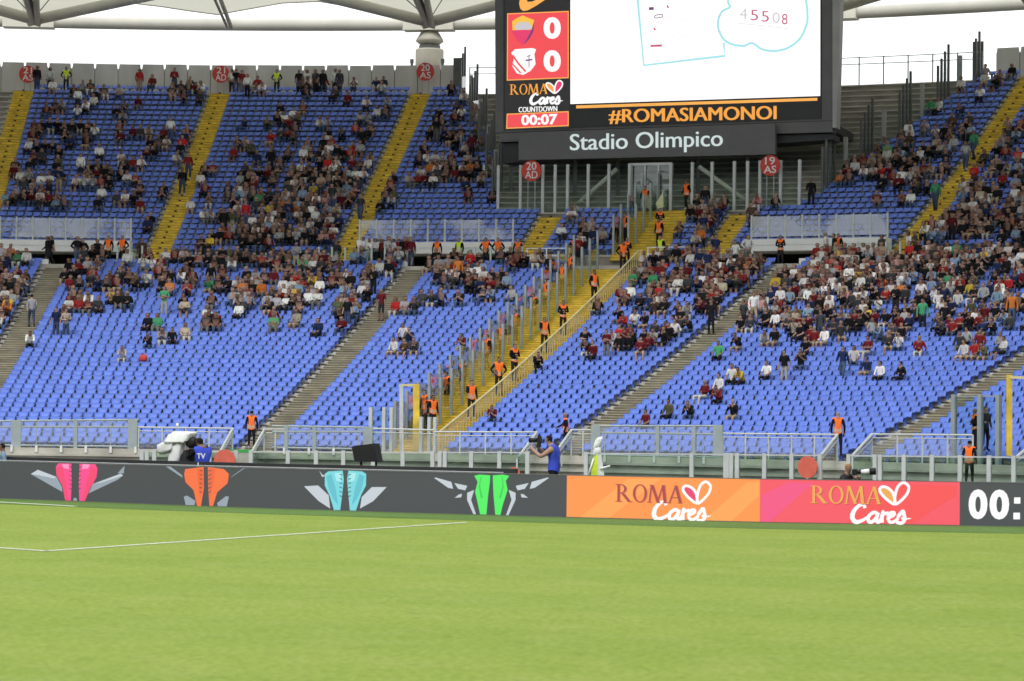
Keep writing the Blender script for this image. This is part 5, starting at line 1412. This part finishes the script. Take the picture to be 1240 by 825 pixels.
POSN = 'lowest second third fourth fifth sixth seventh eighth ninth tenth eleventh twelfth thirteenth'.split()
lane = [527, 508, 480, 462, 431, 409, 371, 333, 320]
for k, y in enumerate(lane):
    i, q = on_stairs(y, 0.3275 if k != 0 else 0.312); steward(q, 0.3275, ['st_plain', 'st_reach', 'st_hips', 'st_fold', 'st_reach', 'st_fold', 'st_plain', 'st_hips', 'st_fold'][k], -0.9 + 0.2 * (k % 3),
        '%s steward up along cream handrail on the wide yellow stairs, orange vest' % POSN[k])
lane2 = [522, 497, 482, 452, 437, 420, 398, 381, 360, 347]
for k, y in enumerate(lane2):
    i, q = on_stairs(y, 0.3025); steward(q, 0.3025, ['st_plain', 'st_hips', 'st_fold', 'st_walk'][k % 4], 0.4 + 0.3 * (k % 2), '%s steward up behind glass panels on the wide yellow stairs, orange vest' % POSN[k])
for k, (i, th, yaw) in enumerate(((1, 0.326, 0.2), (3, 0.322, -0.5), (7, 0.305, 0.3), (8, 0.327, 0.5), (2, 0.304, 0.8))):
    steward(P(th, RU0 + i * DU + 0.2, zu(i) + 0.03), th, ['st_plain', 'st_fold', 'st_hips', 'st_walk', 'st_plain'][k], yaw, '%s above the walkway on the yellow stairs' % ['steward in orange vest at lower right', 'steward in orange vest at mid right', 'steward in orange vest near the top at left', 'steward in orange vest at the very top', 'steward in orange vest at lower left'][k])
for x, lab in ((439, 'steward in orange vest at the glass screen left of the middle gangway mouth'), (529, 'steward in orange vest facing out at the middle gangway mouth'), (588, 'left steward of a pair by the glass screen, middle gangway mouth'), (603, 'right steward of a pair by the glass screen, middle gangway mouth'), (627, 'steward in orange vest at right end of the middle gangway mouth'),
               (131, 'left steward of a pair under the far-left balustrade'), (148, 'right steward of a pair under the far-left balustrade'), (945, 'bareheaded steward in orange vest at left of the right gangway mouth'), (1015, 'steward in orange vest near the middle of the right gangway mouth'), (695, 'left steward of a pair at the railing left of yellow stairs'), (703, 'right steward of a pair at the railing left of yellow stairs')):
    th = cyl((x, 322), 94.6)[0]; steward(P(th, 94.6, ZWALK), th, rnd.choice(['st_fold', 'st_hips', 'st_plain']), rnd.uniform(-.4, .4), lab)
for x, lab in ((556, 'person in yellow-green vest at the middle gangway mouth'), (800, 'person in yellow-green vest behind the railing right of yellow stairs')):
    th = cyl((x, 322), 94.6)[0]; steward(P(th, 94.6, ZWALK), th, 'st_plain', 0.3, lab, YEL, 'people in yellow-green vests')
for x, lab in ((80, 'person in yellow-green vest by back wall right of the 21 AS sign'), (335, 'person in yellow-green vest by back wall between the 21 AD and 20 AS signs')):
    th = cyl((x, 108), 122.9)[0]; steward(P(th, 122.9, zu(31)), th, 'st_hips', 0.0, lab, YEL, 'people in yellow-green vests')
q = fpt(305, 541, 61.2); q[2] = cyl((305, 541), 61.2)[1]
def feet(x, ytop, R, hgt=1.76): th, z = cyl((x, ytop), R); return P(th, R, z - hgt), th
for (x, yt_, R, kd, yaw, hr), lab in (((305, 495.5, 61.1, 'st_plain', 2.9, 'dark'), 'steward in orange vest with back turned at foot of the worn stairs'), ((685, 499, 61.1, 'st_reach', 1.2, 'fair'), 'fair-haired steward in orange vest leaning on railing behind the photographer'),
                                      ((1015, 499, 61.1, 'st_plain', 2.6, 'grey'), 'grey-haired steward in orange vest with back turned above the pink board'), ((1174, 532, 58.9, 'st_plain', 2.8, 'dark'), 'steward in orange vest behind the glass parapet at far right'), ((1181, 493, 61.4, 'st_fold', 0.6, 'fair'), 'steward in orange vest behind the tall corner glass screen')):
    p_, th = feet(x, yt_, R); steward(p_, th, kd, yaw, lab, hair=hr)
    if p_[2] > 0.75: pass
p_, th = feet(1193, 491, 61.5); person('st_reach', p_, th, wear('dark grey', 'dark trousers', 'dark', True), 1.0, -1.2, 'person in dark grey top beside the steward behind corner glass screen')
i, p_ = on_stairs(392, L_ST[1]); person('st_plain', P(L_ST[1] + 0.003, RL0 + i * DL + .2, zl(i) + .03), L_ST[1], wear('maroon', 'dark shorts', 'fair', False), 0.98, 0.2, 'woman in maroon top and dark shorts standing on the worn stairs')
i, p_ = on_stairs(408, L_ST[2]); person('st_plain', P(L_ST[2] - 0.003, RL0 + i * DL + .2, zl(i) + .03), L_ST[2], wear('black', 'dark trousers', 'brown', True), 1.02, 0.1, 'man in black jacket walking down the worn stairs, right side')
i, p_ = on_stairs(398, L_ST[0]); person('st_walk', P(L_ST[0] + 0.004, RL0 + i * DL + .2, zl(i) + .03), L_ST[0], wear('light grey', 'jeans', 'dark', True), 1.0, 2.8, 'person in light grey walking up the leftmost worn stairs')
i, p_ = on_stairs(455, Y1 + 0.004); person('si_lean', P(Y1 + 0.0045, RL0 + i * DL + .3, zl(i)), Y1, wear('black', 'dark trousers', 'dark', True), 1.0, -0.5, 'person in black crouched outside the cream handrail')

# ================================================================== PRESS ALONG THE TRACK
def track(x, ytop, dist_off, hgt):
    """point behind the board with the head top seen at ytop"""
    b = bpt(x, 0, 0); d_ = (b - EYE) * np.array([1, 1, 0]); b = b + d_ / np.linalg.norm(d_) * dist_off; c = b.copy(); c[2] = 0
    lo, hi = -1.0, 4.0
    for _ in range(40):
        m_ = (lo + hi) / 2; c[2] = m_
        if proj(c)[1] > ytop: lo = m_
        else: hi = m_
    c[2] = lo - hgt; return c


BIB = (.05, .085, .55)
# photographer with blue bib
q = track(670, 527, 1.6, 1.70 * 1.1); w = wear('beige', 'dark trousers', 'dark', False); w['pal'][0] = (.5, .3, .2); w['pal'][1] = w['pal'][2] = w['pal'][3]
o = person('st_photo', q, 0.2, w, 1.1, 1.6, 'photographer in blue bib holding a camera to the eye beside the orange board', None, BIB, 'bib')
a = 0.2 + 1.6; fwd = np.array([-math.sin(a), -math.cos(a), 0]); sd = np.array([math.cos(a), -math.sin(a), 0])
cm = empty('camera_with_lens', 'black camera held to the eye by photographer in blue bib', 'camera'); e_ = q + fwd * 0.36 + np.array([0, 0, 1.74])
MB().box(e_, sd * 0.085, fwd * 0.05, (0, 0, 0.065)).box(e_ + np.array([0, 0, 0.085]), sd * 0.035, fwd * 0.04, (0, 0, 0.025)).build('body', 'black', cm); MB().tube(e_ + fwd * 0.05, e_ + fwd * 0.26, 0.05, 0.06, 12).build('lens', 'black', cm, True)
MB().box(e_ - np.array([0, 0, 0.11]) + sd * 0.03, sd * 0.05, fwd * 0.04, (0, 0, 0.06)).build('grip', 'black', cm)
bq = q - fwd * 0.16
def bibfn(base, a_):
    sd_ = np.array([math.cos(a_), -math.sin(a_), 0]); bk = np.array([math.sin(a_), math.cos(a_), 0])
    return lambda p_, off: base - sd_ * p_[0] * -1 + bk * (0.0 + off) - np.array([0, 0, p_[1]])
put_poly('bib_print', [[(-0.06, -1.42), (0.06, -1.42), (0.05, -1.34), (-0.07, -1.36)], [(-0.10, -1.24), (0.08, -1.22), (0.10, -1.12), (-0.08, -1.14)]], lambda p_, off: (lambda L: o.matrix_world.inverted() @ Vector(L))(q - fwd * (0.185 + off) + sd * p_[0] + np.array([0, 0, -p_[1]])), 'raincover', o)
# television camera operator
q = track(244, 529, 1.9, 1.72 * 1.12); w = wear('black', 'dark trousers', 'dark', True)
o = person('st_photo', q, 0.25, w, 1.12, 2.2, 'television camera operator in black with blue numbered bib', None, BIB, 'bib')
bx = lambda p_, off: o.matrix_world.inverted() @ Vector(q + np.array([p_[0], -0.235 - off, -p_[1]]))
put_text('bib_print', 'TV', (-0.11, -1.50, 0.11, -1.36), bx, 'raincover', o, bold=0.02); put_text('bib_print', '14', (-0.09, -1.26, 0.09, -1.12), bx, 'raincover', o, bold=0.02)
tv = empty('television_camera', 'television camera under a white rain cover on a tripod behind the dark board', 'camera')
c = track(218, 520, 2.1, 0.0); T = np.array([-0.86, 0.5, 0]); S_ = np.array([0.5, 0.86, 0])
def blob(c, ax, seed, k=14, m_=9, am=0.08, ex=0.6):
    """draped soft cover: uneven rounded box"""
    r_ = random.Random(seed); mb = MB(); ax = [np.asarray(x, float) for x in ax]; n0 = 0
    for j in range(m_ + 1):
        ph = math.pi * j / m_; 
        for i in range(k):
            t = 2 * math.pi * i / k; sx_, sy_, sz_ = math.sin(ph) * math.cos(t), math.sin(ph) * math.sin(t), math.cos(ph)
            e = lambda v: math.copysign(abs(v) ** ex, v); f_ = 1 + r_.uniform(-am, am)
            mb.v.append(tuple(np.asarray(c) + (ax[0] * e(sx_) + ax[1] * e(sy_) + ax[2] * e(sz_)) * f_))
    for j in range(m_):
        for i in range(k): mb.f.append((j * k + i, j * k + (i + 1) % k, (j + 1) * k + (i + 1) % k, (j + 1) * k + i))
    return mb


blob(c + np.array([0, 0, -0.22]), (T * 0.36, S_ * 0.17, np.array([0.10, 0, 0.15])), 3, am=0.13, ex=0.35).build('rain_cover', 'raincover', tv, True)
blob(c + T * 0.42 + np.array([0, 0, -0.48]), (T * 0.24 + np.array([0, 0, -0.06]), S_ * 0.2, np.array([0, 0, 0.14])), 4, am=0.13, ex=0.35).build('lens_hood', 'raincover', tv, True)
blob(c + T * 0.12 + np.array([0, 0, -0.72]), (T * 0.20 + np.array([0, 0, -0.16]), S_ * 0.16, np.array([0.04, 0, 0.34])), 5, am=0.14, ex=0.4).build('cover_skirt', 'raincover', tv, True)
blob(c - T * 0.36 + np.array([0, 0, -0.34]), (T * 0.16, S_ * 0.12, np.array([0, 0, 0.14])), 6).build('viewfinder', 'black', tv, True)
blob(c - T * 0.22 + np.array([0, 0, -0.78]), (T * 0.22, S_ * 0.14, np.array([0.1, 0, 0.26])), 8).build('camera_body', 'black', tv, True)
MB().tube(c + T * 0.1, c + T * 0.1 + np.array([-0.02, 0, 0.10]), 0.012).tube(c + T * 0.1 + np.array([-0.02, 0, 0.06]), c + T * 0.1 + np.array([-0.02, 0, 0.16]), 0.045, 0.03).build('microphone', 'raincover', tv, True)
for s in (-1, 0, 1):
    b = c + T * (0.55 * s) + S_ * (0.5 if s == 0 else -0.3); b[2] = 0; MB().tube(c + np.array([0, 0, -0.9]), b, 0.03, 0.022).build('tripod_leg', 'black', tv, True)
# black box/monitor hood
q = track(440, 537, 1.6, 0.0); bxr = empty('monitor_hood', 'black monitor with hood standing behind the dark board', 'monitor')
R_ = np.array([0.95, -0.3, 0]); N_ = np.array([0.3, 0.95, 0])
def prism(nm, pts, depth, mm, par):
    A = [q + R_ * x + np.array([0, 0, z]) for x, z in pts]; B = [p_ + N_ * depth for p_ in A]; mb = MB(); mb.poly(A); mb.poly(B[::-1])
    for i in range(len(A)): mb.quad(A[i], B[i], B[(i + 1) % len(A)], A[(i + 1) % len(A)])
    return mb.build(nm, mm, par)
prism('hood', [(-0.30, -0.07), (0.26, 0.0), (0.36, -0.46), (-0.20, -0.46)], 0.4, 'black', bxr)
prism('side_flap', [(-0.34, -0.10), (-0.28, -0.08), (-0.20, -0.46), (-0.26, -0.44)], 0.2, 'rubber', bxr)
for x in (-0.15, 0.25): MB().bar(q + R_ * x + N_ * 0.2 + np.array([0, 0, -0.46]), (q + R_ * x + N_ * 0.2) * np.array([1, 1, 0]), 0.05, 0.05).build('leg', 'black', bxr)
# white and lime tripod
q = track(723, 529, 2.2, 0.0); tw = empty('covered_tripod', 'tripod draped in white and lime cloth behind the orange board', 'tripod')
blob(q + np.array([0, 0, -0.16]), (np.array([0.09, 0, 0.02]), np.array([0, 0.1, 0]), np.array([0.05, 0, 0.15])), 11, am=0.15).build('head_cover', 'raincover', tw, True)
blob(q + np.array([-0.02, 0, -0.36]), (np.array([0.10, 0, 0]), np.array([0, 0.1, 0]), np.array([0, 0, 0.12])), 12, am=0.15).build('head_cover', 'raincover', tw, True)
ap = q + np.array([0, 0, -0.42]); ft = [np.array([-0.42, -0.2, -1.95]), np.array([0.02, -0.35, -1.95]), np.array([0.40, -0.15, -1.95]), np.array([0.0, 0.4, -1.95])]
tp_ = [np.array([-0.08, -0.05, 0]), np.array([0.0, -0.08, 0]), np.array([0.08, -0.04, 0]), np.array([0, 0.08, 0])]
for i_, mm in ((0, 'greencloth'), (1, 'raincover'), (2, 'raincover'), (3, 'raincover')):
    j_ = (i_ + 1) % 4; mb = MB(); n_ = 5
    for k in range(n_):
        f0, f1 = k / n_, (k + 1) / n_; mm_ = lambda i, f: ap + tp_[i] * (1 - f) + ft[i] * f + np.array([0, -0.03 * math.sin(f * 9 + i), 0])
        mb.quad(mm_(i_, f0), mm_(j_, f0), mm_(j_, f1), mm_(i_, f1))
    mb.build('cloth_side', mm, tw, True)
MB().tube(ap + np.array([-0.1, -0.1, -0.1]), ap + np.array([-0.24, -0.15, -0.55]), 0.02).tube(ap + np.array([0.05, -0.1, -0.35]), ap + np.array([0.30, -0.1, -0.28]), 0.025).build('handle', 'raincover', tw, True)
# photographer low behind pink board with long white lens
q = track(1025, 565, 1.4, 1.23); w = wear('dark grey', 'dark trousers', 'fair', True)
o = person('si_phone', q, 0.3, w, 1.0, -1.2, 'fair-haired photographer crouching behind the pink board'); sup_ = None
stl = empty('camp_stool', 'low stool under the crouching photographer behind the pink board', 'stool')
MB().box((q[0], q[1], (q[2] + 0.40) / 2 + 0.19), (0.2, 0, 0), (0, 0.2, 0), (0, 0, 0.02)).build('seat', 'black', stl)
for sx_ in (-1, 1): MB().bar((q[0] + 0.15 * sx_, q[1], 0.0), (q[0] + 0.15 * sx_, q[1], (q[2] + 0.40) / 2 + 0.17), 0.03, 0.03).build('leg', 'steel', stl)
ll = empty('telephoto_camera', 'camera with long white telephoto lens and black hood above the pink board', 'camera')
e_ = track(1034, 572, 1.4, 0.0); f_ = np.array([0.97, -0.22, 0.06])
MB().box(e_, f_ * 0.05, (0.0, 0.09, 0), (0, 0, 0.07)).build('body', 'black', ll); MB().tube(e_ + f_ * 0.05, e_ + f_ * 0.16, 0.045, 0.05, 14).build('lens_mount', 'black', ll, True); MB().tube(e_ + f_ * 0.16, e_ + f_ * 0.36, 0.05, 0.068, 14).build('lens', 'raincover', ll, True); MB().tube(e_ + f_ * 0.36, e_ + f_ * 0.50, 0.078, 0.085, 14).build('hood', 'black', ll, True)
# head and pale blue shirt at the far left
q = track(3, 537, 1.5, 1.72); person('st_plain', q, 0.1, wear('pale blue', 'dark trousers', 'dark', False), 1.0, 1.2, 'dark-haired person in light blue at the far left behind the dark board')
# red bag on a seat
s = lower[int(np.hypot(LB[:, 0] - 170, LB[:, 1] - 428).argmin())]; q = P(s['th'], s['R'] - 0.05, s['z'] + 0.42)
rb = empty('red_bag', 'small red bag left on an empty seat in the widest block', 'bag'); blob(q + np.array([0, 0, 0.16]), (tang(s['th']) * 0.2, norm(s['th']) * 0.12, np.array([0, 0, 0.15])), 21, am=0.12).build('bag', 'red', rb, True)
MB().path([q + tang(s['th']) * x + np.array([0, 0, z]) for x, z in ((-0.1, 0.28), (-0.08, 0.40), (0.08, 0.40), (0.1, 0.28))], 0.012, 6).build('strap', 'red', rb)
# white banner held up left of the middle gangway mouth, flag under the scoreboard
q = fpt(440, 290, 94.2); th = cyl((440, 290), 94.2)[0]; bn = empty('white_banner', 'white sheet hanging over the glass screen left of the middle gangway mouth', 'banner')
fl = empty('pale_flag', 'furled pale yellow flag on a pole right of the glass doors', 'flag'); t, R, z = fr_(806)
MB().tube(P(t, 103.6, zu(6)), P(t, 103.6, zu(6) + 1.9), 0.02).build('pole', 'steellight', fl, True)
mb = MB(); A = [P(t + 0.0003, 103.6, zu(6) + 1.85), P(t + 0.001, 103.5, zu(6) + 0.95), P(t - 0.002, 103.5, zu(6) + 0.85), P(t - 0.004, 103.6, zu(6) + 1.15)]
mb.poly(A); mb.poly([p_ + norm(t) * 0.05 for p_ in A[::-1]]); 
for i in range(4): mb.quad(A[i], A[(i + 1) % 4], A[(i + 1) % 4] + norm(t) * 0.05, A[i] + norm(t) * 0.05)
mb.build('cloth', mat('flagcloth', (0.62, 0.66, 0.38), 0.8, 0.1, 5.0), fl)
mb = MB(); T, N = tang(th), norm(th)
cor = [(-0.35, 0.95), (0.55, 1.05), (0.62, 0.75), (0.66, -0.2), (0.45, -0.3), (0.35, 0.55), (-0.3, 0.6)]; base = P(th, 94.0, ZWALK + 0.6)
A = [base + T * x + np.array([0, 0, z]) for x, z in cor]; mb.poly(A); mb.poly([p_ + N * 0.03 for p_ in A[::-1]])
for i in range(len(A)): mb.quad(A[i], A[(i + 1) % 7], A[(i + 1) % 7] + N * 0.03, A[i] + N * 0.03)
mb.build('sheet', 'raincover', bn)

for o in SC.objects:
    if o.get('label') and not 4 <= len(o['label'].split()) <= 16: print('LABEL', len(o['label'].split()), o['label'])
